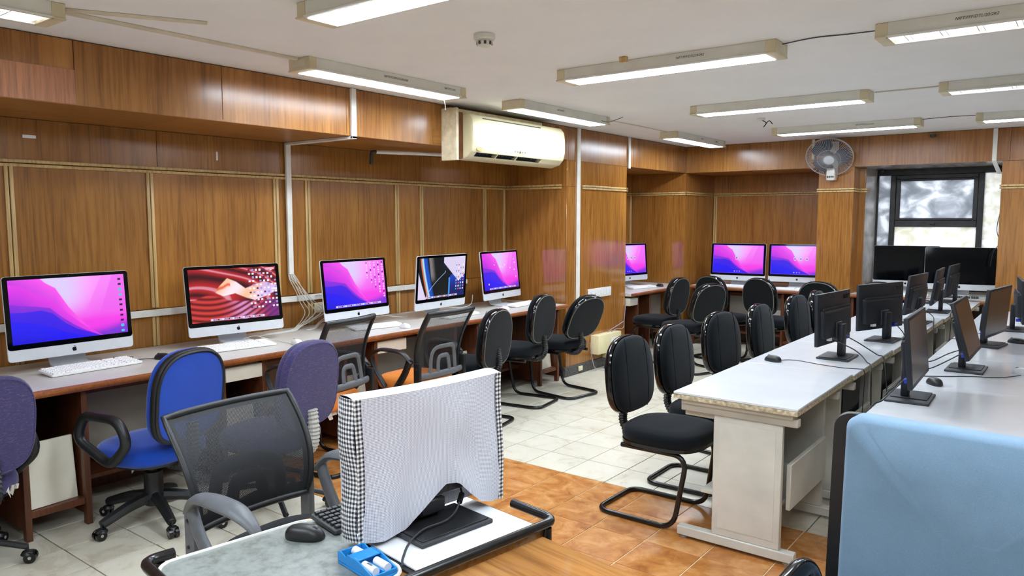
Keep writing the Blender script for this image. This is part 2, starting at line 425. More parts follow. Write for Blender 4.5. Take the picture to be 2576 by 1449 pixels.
for a, b_ in zip(fr[:-1], fr[1:]): panel(wl, a, b_, ZM, ZB, 'wall_veneer', 'x', XL)
for y in ys[3:-1]: strip_z(wl, XL, y, 1.01, ZM - .02); strip_z(wl, XL, y, .755, .955)
strip_z(wl, XL, 6.24, .755, ZM - .02, .04)
strip_y(wl, XL, Y0, 6.27, ZM)
# recess part of the left wall beyond the column
panel(wl, 7.45, YB, 1.0, ZM, 'back_veneer', 'x', XL); panel(wl, 7.45, YB, .0, 1.0, 'back_veneer', 'x', XL); panel(wl, 7.45, YB, ZM, ZB, 'back_veneer', 'x', XL)
strip_z(wl, XL, 8.985, .755, ZM - .02, .05); strip_y(wl, XL, 7.45, YB, ZM)
# boxed beam along the left wall, face flush with the columns
bl = struct(MB().box(XL, XB - .013, Y0, YB, ZB + .012, ZC).build('beam_left', 'cabinet_wood'))
seams = [Y0, .3, 1.74, 2.56, 3.5, 6.3, 7.49, 7.62, YB]
for a, b_ in zip(seams[:-1], seams[1:]): panel(bl, a, b_, ZB + .0005, ZC - .004, 'beam_veneer', 'x', XB)
MB().box(XB, XB + .0035, -1.0, 1.74, ZB + .004, ZB + .175).build('patch_panel', 'patch_veneer', bl)
MB().box(XB, XB + .0035, 4.36, 4.9, ZB + .004, ZB + .12).build('patch_panel', 'soffit_veneer', bl)
sf = [Y0, .6, 2.35, 3.52, 6.27, 7.45, YB]
for a, b_ in zip(sf[:-1], sf[1:]): MB().box(XL, XB - .001, a + .001, b_ - .001, ZB, ZB + .012).build('soffit_panel', 'soffit_veneer', bl, .001, 1)
# column on the left
cl = struct(MB().box(XL, XB - .012, 6.282, 7.468, 0, ZC - .33).build('column_left', 'cabinet_wood'))
panel(cl, 6.27, 7.48, .1, ZM, 'column_veneer', 'x', XB); panel(cl, 6.27, 7.48, ZM, ZB, 'column_veneer', 'x', XB)
MB().box(XL, XB - .0125, 6.27, 6.282, .1, ZM - .001).build('panel', 'column_veneer', cl); MB().box(XL, XB - .0125, 6.27, 6.282, ZM, ZB - .001).build('panel', 'wall_veneer', cl)
MB().box(XL, XB - .0125, 7.468, 7.48, .1, ZB - .001).build('panel', 'wall_veneer', cl)
strip_y(cl, XB, 6.55, 7.48, ZM)
for s in (-1, 1):
    MB().box(XL + .02, XB - .06, 6.258, 6.2695, ZM + s * .012 - .0095, ZM + s * .012 + .0095).build('moulding', 'moulding_wood', cl, .003)
    MB().box(XB - .0, XB + .013, 7.45, 7.49, ZM + s * .012 - .0095, ZM + s * .012 + .0095).build('moulding', 'moulding_wood', cl, .003)
MB().box(XB - .03, XB + .012, 6.24, 7.49, 0, .1).build('skirting', 'granite', cl, .004)
# corner block, back wall, back beam
cb = struct(MB().box(XL, XB - .012, YB + .012, YW, 0, ZB).build('wall_corner', 'cabinet_wood'))
MB().box(XL, XB, YB, YB + .012, 0, ZM).build('panel', 'column_veneer', cb); MB().box(XL, XB, YB, YB + .012, ZM, ZB - .001).build('panel', 'back_veneer', cb)
MB().box(XB - .012, XB, YB + .012, YW, 0, ZM).build('panel', 'wall_veneer', cb); MB().box(XB - .012, XB, YB + .012, YW, ZM, ZB - .001).build('panel', 'back_veneer', cb)
for s in (-1, 1):
    zz = ZM + s * .012
    MB().box(XL, XB + .012, YB - .012, YB, zz - .0095, zz + .0095).build('moulding', 'moulding_wood', cb, .003)
    MB().box(XB, XB + .012, YB - .012, YW, zz - .0095, zz + .0095).build('moulding', 'moulding_wood', cb, .003)
wb = struct(MB().box(XL - .1, -2.08, YW + .012, YW + .12, 0, ZC).build('wall_back', 'cabinet_wood'))
for a, b_ in ((XB, -2.52 - .18), (-2.70, -2.08)):
    MB().box(a + .001, b_ - .001, YW, YW + .012, 0, ZM - .001).build('panel', 'back_veneer', wb, .001, 1)
MB().box(XB + .001, -2.08, YW, YW + .012, ZM, ZB - .001).build('panel', 'back_veneer', wb, .001, 1)
for s in (-1, 1):
    zz = ZM + s * .012; MB().box(XB, -2.08, YW - .013, YW, zz - .0095, zz + .0095).build('moulding', 'moulding_wood', wb, .003)
    for xx in (XB + .03, -2.68): MB().box(xx + s * .013 - .01, xx + s * .013 + .01, YW - .012, YW, .755, ZM - .02).build('moulding', 'moulding_wood', wb, .003)
bb_ = struct(MB().box(XB, XR, YB + .013, YW + .1, ZB + .012, ZC).build('beam_back', 'cabinet_wood'))
for a, b_ in ((XB, -2.52), (-2.52, -.68), (-.68, 1.0), (1.0, XR)):
    MB().box(a + .001, b_ - .001, YB, YB + .013, ZB + .0005, ZC - .004).build('panel', 'beam_veneer' if a < -3 else 'back_veneer', bb_, .001, 1)
MB().box(XB, -2.5, YB + .001, YW, ZB, ZB + .012).build('soffit_panel', 'soffit_veneer', bb_)
MB().box(-2.12, -.74, YB + .001, YW, ZB, ZB + .012).build('soffit_panel', 'reveal_metal', bb_)
# column with the fan, stepped reveal beside the window
c2 = struct(MB().box(-2.49, -2.13, YB + .012, YW, 0, ZB).build('column_back', 'cabinet_wood'))
MB().box(-2.50, -2.12, YB - .004, YB + .012, 0, ZM - .001).build('panel', 'column_veneer', c2, .002, 1)
MB().box(-2.50, -2.12, YB - .004, YB + .012, ZM, ZB - .001).build('panel', 'back_veneer', c2, .002, 1)
MB().box(-2.13, -2.119, YB + .012, 9.26, 0, ZB - .001).build('panel', 'back_veneer', c2)
MB().box(-2.502, -2.49, YB + .012, YW, 0, ZB - .001).build('panel', 'back_veneer', c2)
MB().box(-2.13, -2.05, 9.26, 9.272, 0, ZB - .001).build('panel', 'column_veneer', c2)
MB().box(-2.13, -2.05, 9.272, YW, 0, ZB - .001).build('reveal', 'reveal_metal', c2)
for s in (-1, 1):
    zz = ZM + s * .012
    MB().box(-2.515, -2.107, YB - .018, YB - .004, zz - .0095, zz + .0095).build('moulding', 'moulding_wood', c2, .003)
    MB().box(-2.119, -2.106, YB - .018, 9.26, zz - .0095, zz + .0095).build('moulding', 'moulding_wood', c2, .003)
    MB().box(-2.12, -2.037, 9.247, 9.26, zz - .0095, zz + .0095).build('moulding', 'moulding_wood', c2, .003)
    MB().box(-2.05, -2.037, 9.26, 9.45, zz - .0095, zz + .0095).build('moulding', 'moulding_wood', c2, .003)
# right hand panelled pier beside the window
wr = struct(MB().box(-.728, XR, YB + .012, YW + .1, 0, ZB).build('wall_back_right', 'cabinet_wood'))
for a, b_ in ((-.74, .9), (.9, XR)):
    MB().box(a + .001, b_, YB, YB + .012, 0, ZM - .001).build('panel', 'column_veneer', wr, .001, 1); MB().box(a + .001, b_, YB, YB + .012, ZM, ZB - .001).build('panel', 'back_veneer', wr, .001, 1)
MB().box(-.74, -.728, YB + .012, YW, 0, ZB - .001).build('reveal', 'reveal_metal', wr)
for s in (-1, 1):
    zz = ZM + s * .012; MB().box(-.752, XR, YB - .013, YB, zz - .0095, zz + .0095).build('moulding', 'moulding_wood', wr, .003)
# window bay: low wall, dark metal frame, frosted panes
ww = struct(MB().box(-2.05, -.74, 9.82, YW + .1, 0, .80).build('wall_bay', 'reveal_metal'))
wn = thing('window_1', 'dark framed window with frosted panes behind the two switched-off computers', 'window'); del wn['category']; struct(wn)
YF = 9.83
def wbar(x0, x1, z0, z1, d=.045): MB().box(x0, x1, YF - d / 2, YF + d / 2, z0, z1).build('window_frame', 'window_frame', wn, .004, 1)
wbar(-2.05, -.74, 2.10, ZB + .02); wbar(-2.05, -.74, .78, .84)
wbar(-2.05, -2.03, .84, 2.10); wbar(-.755, -.74, .84, 2.10)
for x in (-1.90, -1.015): wbar(x, x + .058, .84, 2.10, .06)
wbar(-1.842, -1.015, 2.055, 2.10, .05); wbar(-1.842, -1.015, 1.50, 1.575, .055)
for x0, x1, dz in ((-1.842, -1.795, 0), (-1.06, -1.015, 0)):
    wbar(x0, x1, 1.575, 2.055, .03)
wbar(-1.795, -1.06, 1.575, 1.60, .03); wbar(-1.795, -1.06, 2.03, 2.055, .03)
MB().box(-1.47, -1.42, YF - .05, YF - .03, 1.525, 1.55).build('window_latch', 'black_plastic', wn, .003)
def pane(x0, x1, z0, z1, m): MB().box(x0, x1, YF - .004, YF + .004, z0, z1).build('pane', m, wn)
pane(-1.80, -1.055, 1.59, 2.04, 'frosted_pane'); pane(-1.845, -1.01, .84, 1.505, 'frosted_bright')
pane(-2.035, -1.895, .84, 2.11, 'frosted_pane'); pane(-.965, -.75, .84, 2.11, 'frosted_bright')
for x in (-1.97, -.83): tag(MB().box(x - .016, x + .016, 9.66, 9.70, ZB - .032, ZB).build('curtain_hook', 'black_plastic', None, .004), 'small black clip under the window soffit beside the %s' % ('stepped reveal of the fan column' if x < -1.5 else 'white duct'), 'clip', 'black clips over the window')

# ------------------------------------------------------------------ worktops and cabinets along the walls
def nosing_profile(): return [(-.0, -.038), (.012, -.036), (.020, -.026), (.022, -.016), (.018, -.004), (.008, .0), (0, 0)]
ZT = .755
def worktop(label, frame, length, depth, nm, bay, drawers=(), names=(), dn=()):
    """local: x along the run, y = depth (0 = front edge), top at ZT"""
    t = thing('worktop', label, 'worktop', *frame)
    nb = max(1, round(length / 1.2))
    for k in range(nb): MB().box(k * length / nb + .0008, (k + 1) * length / nb - .0008, .022, depth, ZT - .034, ZT - .001).build('laminate_board', 'laminate_white', t, .001, 1)
    ring0 = [(0, .022 - a, ZT + b) for a, b in nosing_profile()]; ring1 = [(length, .022 - a, ZT + b) for a, b in nosing_profile()]
    MB().loft([ring0, ring1]).build('nosing', nm, t)
    for i, (a, b_) in enumerate(bay):
        k = thing('kneehole_unit', 'wooden footrest and grey back board ' + names[i], 'footrest', *frame)
        MB().box(a, b_, .40, .412, .30, .62).build('back_board', 'backing_grey', k); MB().box(a, b_, .38, .43, .6205, .66).build('cable_rail', 'cabinet_wood', k)
        MB().box(a, b_, .30, .598, .155, .178).build('foot_shelf', 'cabinet_wood', k, .002, 1)
        MB().box(a, b_, .60, .62, 0, .40).build('kick_board', 'cabinet_wood', k)
    return t
def cabinet(label, loc, rz, w=.31, door='lean', grp='computer cubbies under the left worktop', drawer=None):
    """open computer cubby, local x = along run, y = depth"""
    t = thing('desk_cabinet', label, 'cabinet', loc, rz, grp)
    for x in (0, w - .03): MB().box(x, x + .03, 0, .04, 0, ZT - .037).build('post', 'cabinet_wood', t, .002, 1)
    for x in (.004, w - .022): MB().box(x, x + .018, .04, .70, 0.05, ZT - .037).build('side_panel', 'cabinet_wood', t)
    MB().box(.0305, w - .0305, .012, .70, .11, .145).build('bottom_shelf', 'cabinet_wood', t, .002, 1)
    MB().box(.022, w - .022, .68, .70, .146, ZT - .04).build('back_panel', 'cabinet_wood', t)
    if drawer:
        a, b_ = drawer; d = MB().box(a, b_, .0, .40, ZT - .145, ZT - .058).build('keyboard_drawer', 'white_door', t, .003, 1)
        for x in (a, b_ - .012): MB().box(x, x + .012, .05, .38, ZT - .0575, ZT - .038).build('runner', 'cabinet_wood', d)
    if door == 'lean':
        M = Matrix.Translation((.035, .03, .148)) @ Matrix.Rotation(R(-7), 4, 'X') @ Matrix.Rotation(R(8), 4, 'Z')
        MB().box(0, w - .075, 0, .016, 0, .33, M).build('door', 'white_door', t, .002, 1)
    return t
# left run: along +Y, depth towards -X : local x->+Y, local y->-X  => rz = 90 deg
cabs = [(.28, .0), (1.385, 0), (2.46, 0), (3.395, 0), (4.55, 0), (5.77, 0)]
bay = []
for (a, _), (b_, _2) in zip(cabs[:-1], cabs[1:]): bay.append((a + (.312 if a < 3 else .622) + .4, b_ - .002 + .4))
worktop('long white worktop with rounded wooden edge along the left panelled wall', ((-4.035, -.4, 0), R(90)), 6.58, .85, 'nosing_wood', [(max(0, a), b_) for a, b_ in bay],
        (),
        ['left of the purple chair at the edge', 'behind the blue chair', 'behind the purple chair with grey bellows', 'behind the orange mesh chairs', 'behind the black chairs near the column'])
clabs = ['wooden cubby at the left end of the long worktop', 'wooden cubby with leaning white door beside the blue chair', 'wooden cubby behind the purple chair with grey bellows', 'wooden cubby with white door between the two orange mesh chairs', 'wooden cubby behind the orange mesh chair and black chair', 'wooden cubby with white door next to the column']
for (y, _), lb, dr in zip(cabs, clabs, (None, None, (.031, .284), (.317, .61), (.317, .62), None)): cabinet(lb, (-4.085, y, 0), R(90), .315, drawer=dr)
worktop('white worktop with wooden edge in the recess past the column', ((-4.035, 7.49, 0), R(90)), 1.515, .85, 'nosing_wood', [(.55, 1.5)], (), ['in the recess past the column'])
cabinet('wooden cubby in the recess past the column', (-4.085, 7.70, 0), R(90), .315, None, None, (-.19, -.002))
worktop('white worktop with wooden edge under the two lit computers at the back wall', ((-4.02, 8.90, 0), 0), 1.515, 1.01, 'nosing_wood_x', [(.40, 1.14)], (), ['under the two lit computers at the back wall'])
cabinet('wooden cubby by the corner of the back worktop', (-3.98, 8.95, 0), 0, .33, None, None); cabinet('wooden cubby beside the fan column', (-2.86, 8.95, 0), 0, .33, None, None)
worktop('white worktop in the window bay under the switched-off computers', ((-2.118, 8.95, 0), 0), 1.375, .86, 'nosing_wood_x', [(.38, 1.0)], (), ['in the window bay'])
cabinet('wooden cubby right of the fan column', (-2.1, 9.0, 0), 0, .33, None, None)

# ------------------------------------------------------------------ screens: pictures as colour attributes on a fine grid
GW, GH = 208, 117
uu, vv = np.meshgrid(np.linspace(0, 1, GW + 1), np.linspace(0, 1, GH + 1))
def L3(c): return np.array(lin(c))
def mixv(a, b_, t): return a * (1 - t[..., None]) + b_ * t[..., None]
def sm(x, a, b_): t = np.clip((x - a) / (b_ - a), 0, 1); return t * t * (3 - 2 * t)
def curve(pts): return np.interp(uu, [p[0] for p in pts], [p[1] for p in pts])
def waves(icons='desk'):
    u, v = uu, vv
    img = mixv(L3((236, 60, 226)), L3((250, 150, 246)), sm(v, .2, .95))
    img = mixv(img, L3((214, 200, 250)), .95 * sm(v, .22, .75) * (1 - sm(u, .44, .76)))
    img = mixv(img, L3((232, 110, 236)), .55 * sm(u - .28 * v, .50, .52) * sm(v, .25, .5))
    img = mixv(img, L3((226, 84, 230)), .5 * sm(u - .22 * v, .66, .68) * sm(v, .3, .5))
    img = mixv(img, L3((120, 50, 210)), sm(.22 + .06 * np.sin(7 * u) - v, -.02, .16))
    for pts, ca, cb_ in (([(0, 1.3), (.26, 1.0), (.30, .93), (.38, .84), (.48, .52), (.56, .33), (.66, .12), (.8, -.05), (1, -.3)], (246, 84, 232), (150, 40, 214)),
                        ([(0, .93), (.10, .90), (.22, .76), (.33, .66), (.44, .47), (.55, .28), (.66, .12), (.8, -.05), (1, -.3)], (226, 60, 226), (104, 30, 214)),
                        ([(0, .63), (.08, .60), (.2, .57), (.32, .53), (.42, .36), (.52, .22), (.62, .11), (.75, 0), (1, -.3)], (132, 44, 214), (48, 22, 220)),
                        ([(0, .50), (.1, .49), (.25, .50), (.34, .44), (.44, .27), (.54, .15), (.64, .08), (.75, 0), (1, -.3)], (62, 28, 226), (26, 14, 226)),
                        ([(0, .36), (.12, .33), (.25, .27), (.35, .20), (.45, .11), (.55, .05), (.66, 0), (1, -.3)], (34, 20, 240), (16, 10, 214)),
                        ([(0, .14), (.15, .10), (.28, .04), (.4, -.02), (1, -.3)], (28, 18, 220), (14, 8, 190))):
        h = curve(pts); t = np.clip((v - h + .55) / .55, 0, 1)
        lay = mixv(np.array(L3(cb_)), L3(ca), t); k = sm(h - v, -.004, .006)
        img = mixv(img, lay, k)
    if icons == 'column':
        for i in range(11): icon(img, .955, .92 - .088 * i, .016, .018, (60, 200, 210) if i in (2, 3, 9, 10) else (60, 20, 60))
    if icons == 'many':
        dock(img, .14, .9)
        for i in range(5):
            for j in range(15 - 2 * (4 - i)): icon(img, .97 - .045 * (4 - i) * 1.5, .95 - .056 * j, .011, .014, (246, 200, 246) if (i + j) % 4 else (60, 20, 90))
    if icons == 'few':
        dock(img, .14, .9)
        for (a, b_) in ((.32, .68), (.48, .62), (.55, .60), (.62, .66), (.78, .56), (.13, .16), (.9, .8), (.92, .7), (.9, .5), (.93, .3)): icon(img, a, b_, .011, .02, (244, 220, 250))
    if icons.startswith('login'):
        for a in ([.47] if icons == 'login1' else [.45, .56, .67]):
            d = ((uu - a) / .026) ** 2 + ((vv - .56) / .046) ** 2; img[d < 1] = L3((206, 196, 226)); d2 = ((uu - a) / .012) ** 2 + ((vv - .55) / .03) ** 2; img[d2 < 1] = L3((90, 80, 130)); icon(img, a, .49, .022, .006, (230, 210, 240))
        for a in (.44, .49, .54): icon(img, a, .07, .008, .016, (200, 180, 240))
        e = np.minimum(np.minimum(uu, 1 - uu) * 1.78, np.minimum(vv, 1 - vv)) < .012; img[e] = L3((110, 70, 255))
    return img
def icon(img, a, b_, w, h, c): img[(abs(uu - a) < w) & (abs(vv - b_) < h)] = L3(c)
def dock(img, a, b_):
    m_ = (uu > a) & (uu < b_) & (vv > .012) & (vv < .052); img[m_] = img[m_] * .45 + L3((235, 215, 245)) * .55
    for i in range(26):
        x = a + .015 + i * (b_ - a - .03) / 25; icon(img, x, .032, .009, .013, [(240, 240, 250), (90, 120, 240), (230, 90, 120), (40, 30, 60), (200, 180, 230)][i % 5])
def canyon():
    u, v = uu, vv; img = np.zeros((GH + 1, GW + 1, 3))
    r = np.hypot((u - .38) * 1.6, v - .45); ph = 26 * np.sqrt(np.hypot((u - .1) * 1.3, v - .1) + .1 * np.sin(5 * u)) + 2.2 * np.sin(4 * v + 3 * u)
    st = .5 + .5 * np.sin(ph * 2.2)
    top = mixv(L3((60, 8, 16)), L3((190, 34, 40)), st); top = mixv(top, L3((225, 170, 190)), sm(st, .9, 1) * .6)
    ph2 = 60 * (v + .25 * np.sin(3.2 * u + .5) - .25 * u); st2 = .5 + .5 * np.sin(ph2)
    bot = mixv(L3((96, 10, 22)), L3((206, 60, 54)), st2); bot = mixv(bot, L3((216, 160, 230)), .75 * np.exp(-((u - .58) / .13) ** 2) * st2); bot = mixv(bot, L3((96, 40, 130)), sm(u, .7, .95) * .8)
    img = mixv(bot, top, sm(v - (.34 + .16 * np.exp(-((u - .2) / .2) ** 2)), -.02, .02))
    # pale wave-shaped rock in the middle, sweeping to the right
    hi = np.interp(u, [0, .27, .33, .42, .52, .62, .72, .85, 1], [0, .56, .68, .82, .74, .60, .66, .72, .62]); lo = np.interp(u, [0, .27, .36, .5, .62, .72, .85, 1], [0, .54, .46, .50, .40, .34, .40, .5])
    k = sm(hi - v, 0, .02) * sm(v - lo, 0, .02) * sm(u, .26, .30)
    pale = mixv(L3((250, 190, 150)), L3((255, 226, 236)), .5 + .5 * np.sin(14 * u - 9 * v)); pale = mixv(pale, L3((226, 96, 60)), sm(.5 - abs(v - (lo + hi) / 2 - .04) * 9, 0, .5) * (u < .45)); pale = mixv(pale, L3((170, 150, 236)), sm(u, .66, .9) * .6)
    img = mixv(img, pale, k)
    dock(img, .2, .82)
    for i in range(8):
        for j in range(11):
            if (i * 7 + j * 3) % 11 > 0 and i + j * .3 > .6: icon(img, .985 - .044 * i - .0, .94 - .073 * j, .012, .018, [(246, 240, 246), (236, 226, 240), (150, 150, 220), (70, 40, 90)][(i + 2 * j) % 4])
    icon(img, .93, .96, .055, .022, (240, 170, 190)); icon(img, .97, .55, .04, .02, (250, 230, 240))
    return img
def arcs():
    u, v = uu, vv; img = np.zeros((GH + 1, GW + 1, 3)) + L3((10, 11, 14))
    a = .28 * np.sqrt(np.clip(1 - v, 0, 1)) * .0 + .05 + .12 * (1 - v) ** 1.6
    x0 = .02 + .16 * (1 - v) ** .8
    img[(u < x0 + .0)] = L3((12, 10, 12)); w = (u < .17 * np.clip((.66 - v) / .66, 0, 1) ** 1.1); img[w] = L3((216, 206, 232))
    d = u - (.02 + .17 * np.clip(1 - v, 0, 1) ** 1.25)
    img = mixv(img, L3((236, 120, 60)), sm(d, 0, .02) * (1 - sm(d, .02, .05))); img = mixv(img, L3((170, 220, 250)), sm(d, .025, .05) * (1 - sm(d, .06, .09))); img = mixv(img, L3((20, 80, 190)), sm(d, .06, .09) * (1 - sm(d, .12, .17)))
    g = u - (.26 + .12 * (1 - v)); img = mixv(img, L3((124, 118, 116)), sm(g, -.07, -.05) * (1 - sm(g, -.04, .06)) * sm(v, .35, .6))
    ln = .62 * (u - .22) / .36 * 1.0; img = mixv(img, L3((22, 30, 66)), sm(v - .62, 0, .3) * sm(u, .45, .6))
    lav = sm(v - (1.9 - 1.9 * u), -.08, .0) ; bx = np.hypot((u - .70) * 1.15, (v - .78) * .9)
    lav = ((v > 1.62 - 1.45 * u) & (v > -.35 + 1.25 * u - .35) & (np.hypot((u - .86) / .34, (v - .92) / .52) < 1)).astype(float)
    nav = ((u > .64 + .03 * v) & (v < -.30 + 1.22 * u)).astype(float); img = mixv(img, mixv(L3((14, 26, 96)), L3((36, 66, 196)), sm(v, .1, .7)), nav)
    img = mixv(img, L3((60, 140, 220)), ((abs(u - .655) < .018) & (v < .48)).astype(float)); img = mixv(img, L3((214, 204, 232)), lav)
    s = .16 + .40 * np.clip(v / .62, 0, 1) ** 1.5; e = (abs(u - s) < .006) & (v < .66); img[e] = L3((170, 190, 240))
    dock(img, .16, .84)
    for i in range(4):
        for j in range(9): icon(img, .96 - .05 * i, .78 - .076 * j, .012, .018, [(240, 240, 246), (210, 210, 230), (230, 90, 90), (90, 150, 230)][(i + 2 * j) % 4])
    return img
def screen_mesh(name, img, w, h):
    me = bpy.data.meshes.new(name)
    X = (uu - .5) * w; Z_ = (vv - .5) * h
    vs_ = np.stack([X, np.zeros_like(X), Z_], -1).reshape(-1, 3); idx = np.arange((GH + 1) * (GW + 1)).reshape(GH + 1, GW + 1)
    fs = np.stack([idx[:-1, :-1], idx[:-1, 1:], idx[1:, 1:], idx[1:, :-1]], -1).reshape(-1, 4)
    me.from_pydata(vs_.tolist(), [], fs.tolist())
    at = me.color_attributes.new('picture', 'FLOAT_COLOR', 'POINT'); col = np.ones((len(vs_), 4)); col[:, :3] = np.clip(img.reshape(-1, 3), 0, 1)
    at.data.foreach_set('color', col.reshape(-1)); me.materials.append(MT['screen_glow']); return me
SW, SH = .622, .350
pics = {k: screen_mesh('picture_' + k, f(), SW, SH) for k, f in {'column': lambda: waves('column'), 'many': lambda: waves('many'), 'few': lambda: waves('few'), 'login1': lambda: waves('login1'), 'login3': lambda: waves('login3'), 'canyon': canyon, 'arcs': arcs}.items()}
APPLE = [(0, .30), (.10, .34), (.22, .36), (.34, .33), (.42, .26), (.34, .17), (.31, .06), (.34, -.07), (.44, -.17), (.38, -.30), (.28, -.43), (.17, -.48), (.05, -.44), (-.05, -.44), (-.17, -.48), (-.28, -.43), (-.38, -.28), (-.44, -.10), (-.44, .08), (-.37, .24), (-.24, .34), (-.10, .34)]
LEAF = [(0, .40), (.10, .43), (.18, .52), (.19, .66), (.08, .62), (.01, .52)]
def rrect(w, h, r, n=4):
    o = []
    for cx_, cy_, a0 in ((w / 2 - r, h / 2 - r, 0), (-w / 2 + r, h / 2 - r, 90), (-w / 2 + r, -h / 2 + r, 180), (w / 2 - r, -h / 2 + r, 270)):
        for k in range(n + 1): a = R(a0 + 90 * k / n); o.append((cx_ + r * math.cos(a), cy_ + r * math.sin(a)))
    return o
MXZ = Matrix(((1, 0, 0, 0), (0, 0, -1, 0), (0, 1, 0, 0), (0, 0, 0, 1)))    # (u,v,t) -> (u, -t, v): outline upright, depth towards -y
def imac(label, loc, yaw, tilt, pic, group=None):
    """all-in-one computer, local -Y is the viewer's side; loc = bottom centre of the screen body, on the worktop"""
    t = thing('desktop_computer', label, 'computer', (loc[0], loc[1], ZT), yaw + PI / 2, group)
    w, h = .676, .463; e = .070
    Mt = Matrix.Translation((0, 0, e)) @ Matrix.Rotation(-tilt, 4, 'X')
    # body: thin rim, bulging back
    rg = []
    for d, sc in ((-.002, .994), (0, 1), (.007, 1), (.012, .985), (.028, .80), (.042, .52), (.048, .25)):
        rg.append([Mt @ Vector((x * sc, d, z * sc + h / 2 - (1 - sc) * .02)) for x, z in rrect(w, h, .018)])
    MB().loft(rg).build('body', 'silver', t)
    MB().prism(rrect(w - .004, h - .066, .016), 0, .0035, Mt @ Matrix.Translation((0, -.0, .066 + (h - .066) / 2 - .002)) @ MXZ).build('glass_front', 'glass_black', t)
    gl = [o for o in t.children if o.name.startswith('glass_front')][0]
    cz = .066 + .026 + SH / 2
    if pic:
        o = link('screen', pics[pic], t); o.matrix_local = Mt @ Matrix.Translation((0, -.0042, cz))
    else:
        MB().prism(rrect(SW, SH, .004), .0036, .0042, Mt @ Matrix.Translation((0, 0, cz)) @ MXZ).build('screen', 'screen_off', t)
    b_ = MB(); s = .027
    out = [(x * s, z * s) for x, z in APPLE]
    b_.prism(out, .0022, .0032, Mt @ Matrix.Translation((0, 0, .034)) @ MXZ); b_.prism([(x * s, z * s) for x, z in LEAF], .0022, .0032, Mt @ Matrix.Translation((0, 0, .034)) @ MXZ)
    b_.build('logo', 'logo_black', t)
    MB().cyl(Mt @ Vector((0, -.0045, h - .011)), Mt @ Vector((0, -.003, h - .011)), .0025, seg=8).build('camera_lens', 'dark_plastic', t)
    # L-shaped stand
    prof = fillet([(0, .060, .27), (0, .105, .012), (0, -.045, .0065)], .05, 6)
    v0 = []; 
    for p in prof: v0.append(p)
    rings = []
    for i, p in enumerate(v0):
        a = v0[max(0, i - 1)]; c = v0[min(len(v0) - 1, i + 1)]; tt = (c - a).normalized(); nn = Vector((0, tt.z, -tt.y)) * .006
        wd = .10
        rings.append([p + nn + Vector((-wd, 0, 0)), p + nn + Vector((wd, 0, 0)), p - nn + Vector((wd, 0, 0)), p - nn + Vector((-wd, 0, 0))])
    MB().loft(rings).build('stand', 'silver', t, .001, 1)
    return t
IM = [('large all-in-one computer with pink and blue wave wallpaper at the left end of the worktop', (-4.572, 1.85), .032, .076, 'column'),
      ('all-in-one computer showing a red canyon wallpaper with rows of icons', (-4.551, 2.884), -.10, .129, 'canyon'),
      ('all-in-one computer with wave wallpaper and a grid of desktop icons, behind an orange mesh chair', (-4.499, 3.898), .038, .107, 'many'),
      ('all-in-one computer leaning forward with black, blue and lavender arc wallpaper', (-4.448, 4.777), .055, -.07, 'arcs'),
      ('all-in-one computer with wave wallpaper and few icons, next to the column', (-4.511, 5.737), .107, .111, 'few'),
      ('lit all-in-one computer half hidden by the column, in the recess', (-4.526, 8.317), -.214, .08, 'login3'),
      ('lit all-in-one computer with one login picture, on the back worktop near the corner', (-3.479, 9.16), -1.456, .08, 'login1'),
      ('lit all-in-one computer with three login pictures, against the fan column', (-2.80, 9.33), -1.40, .08, 'login3'),
      ('switched-off all-in-one computer below the left part of the window', (-1.653, 9.55), -1.40, .05, None),
      ('switched-off all-in-one computer below the right part of the window', (-1.098, 9.385), -1.40, .08, None)]
for lb, l, yw, tl, pc in IM: imac(lb, l, yw, tl, pc)

def keyboard(label, x, y, z, yaw, mt='key_white', base='white_plastic', w=.44, d=.115, rise=.008):
    """local x = width, local -y = typist's side"""
    t = thing('keyboard', label, 'keyboard', (x, y, z), yaw)
    M = Matrix.Translation((0, 0, rise / 2)) @ Matrix.Rotation(rise / d, 4, 'X') @ Matrix.Translation((0, 0, 0))
    MB().prism(rrect(w, d, .008), 0, .012, M @ Matrix.Translation((0, 0, .001))).build('case', base, t, .002, 1)
    b_ = MB(); u_ = (w - .02) / 22.5
    for r in range(6):
        yy = d / 2 - .012 - r * (d - .022) / 5.3
        segs = [(0, 15)] + [(15.4, 18.4)] + [(18.8, 22.3)]
        for (a, e) in segs:
            c = a
            while c < e - .3:
                kw = 1.0
                if r == 5 and a == 0 and 3.4 < c < 9: kw = 5.5
                if r in (0,) and a == 18.8: pass
                kw = min(kw, e - c)
                x0 = -w / 2 + .01 + c * u_
                if not (a == 15.4 and r == 3): b_.box(x0 + .0012, x0 + kw * u_ - .0012, yy - .0065, yy + .0065, .013, .020, M)
                c += kw
    o = b_.build('keys', mt, t, .0012, 1); o['kind'] = 'stuff'
    return t
def mouse(label, x, y, z, yaw, m='white_plastic', s=1.0, wheel='grey_plastic', group=None):
    t = thing('mouse', label, 'mouse', (x, y, z), yaw, group)
    rg = []
    for k in range(7):
        a = k / 6 * PI / 2; sc = math.cos(a) ** .6 if k < 6 else .02; zz = .004 + .032 * math.sin(a)
        rg.append([Vector((px * sc * s, (py * sc - .006 * math.sin(a)) * s, zz * s)) for px, py in sell(.060, .108, 2.5, 24)])
    rg.insert(0, [Vector((px * .94 * s, py * .96 * s, 0)) for px, py in sell(.060, .108, 2.5, 24)])
    MB().loft(rg).build('shell', m, t, ang=60)
    MB().cyl((-.004 * s, .028 * s, .0285 * s), (.004 * s, .028 * s, .0285 * s), .008 * s, seg=10).build('wheel', wheel, t)
    return t
D90 = PI / 2
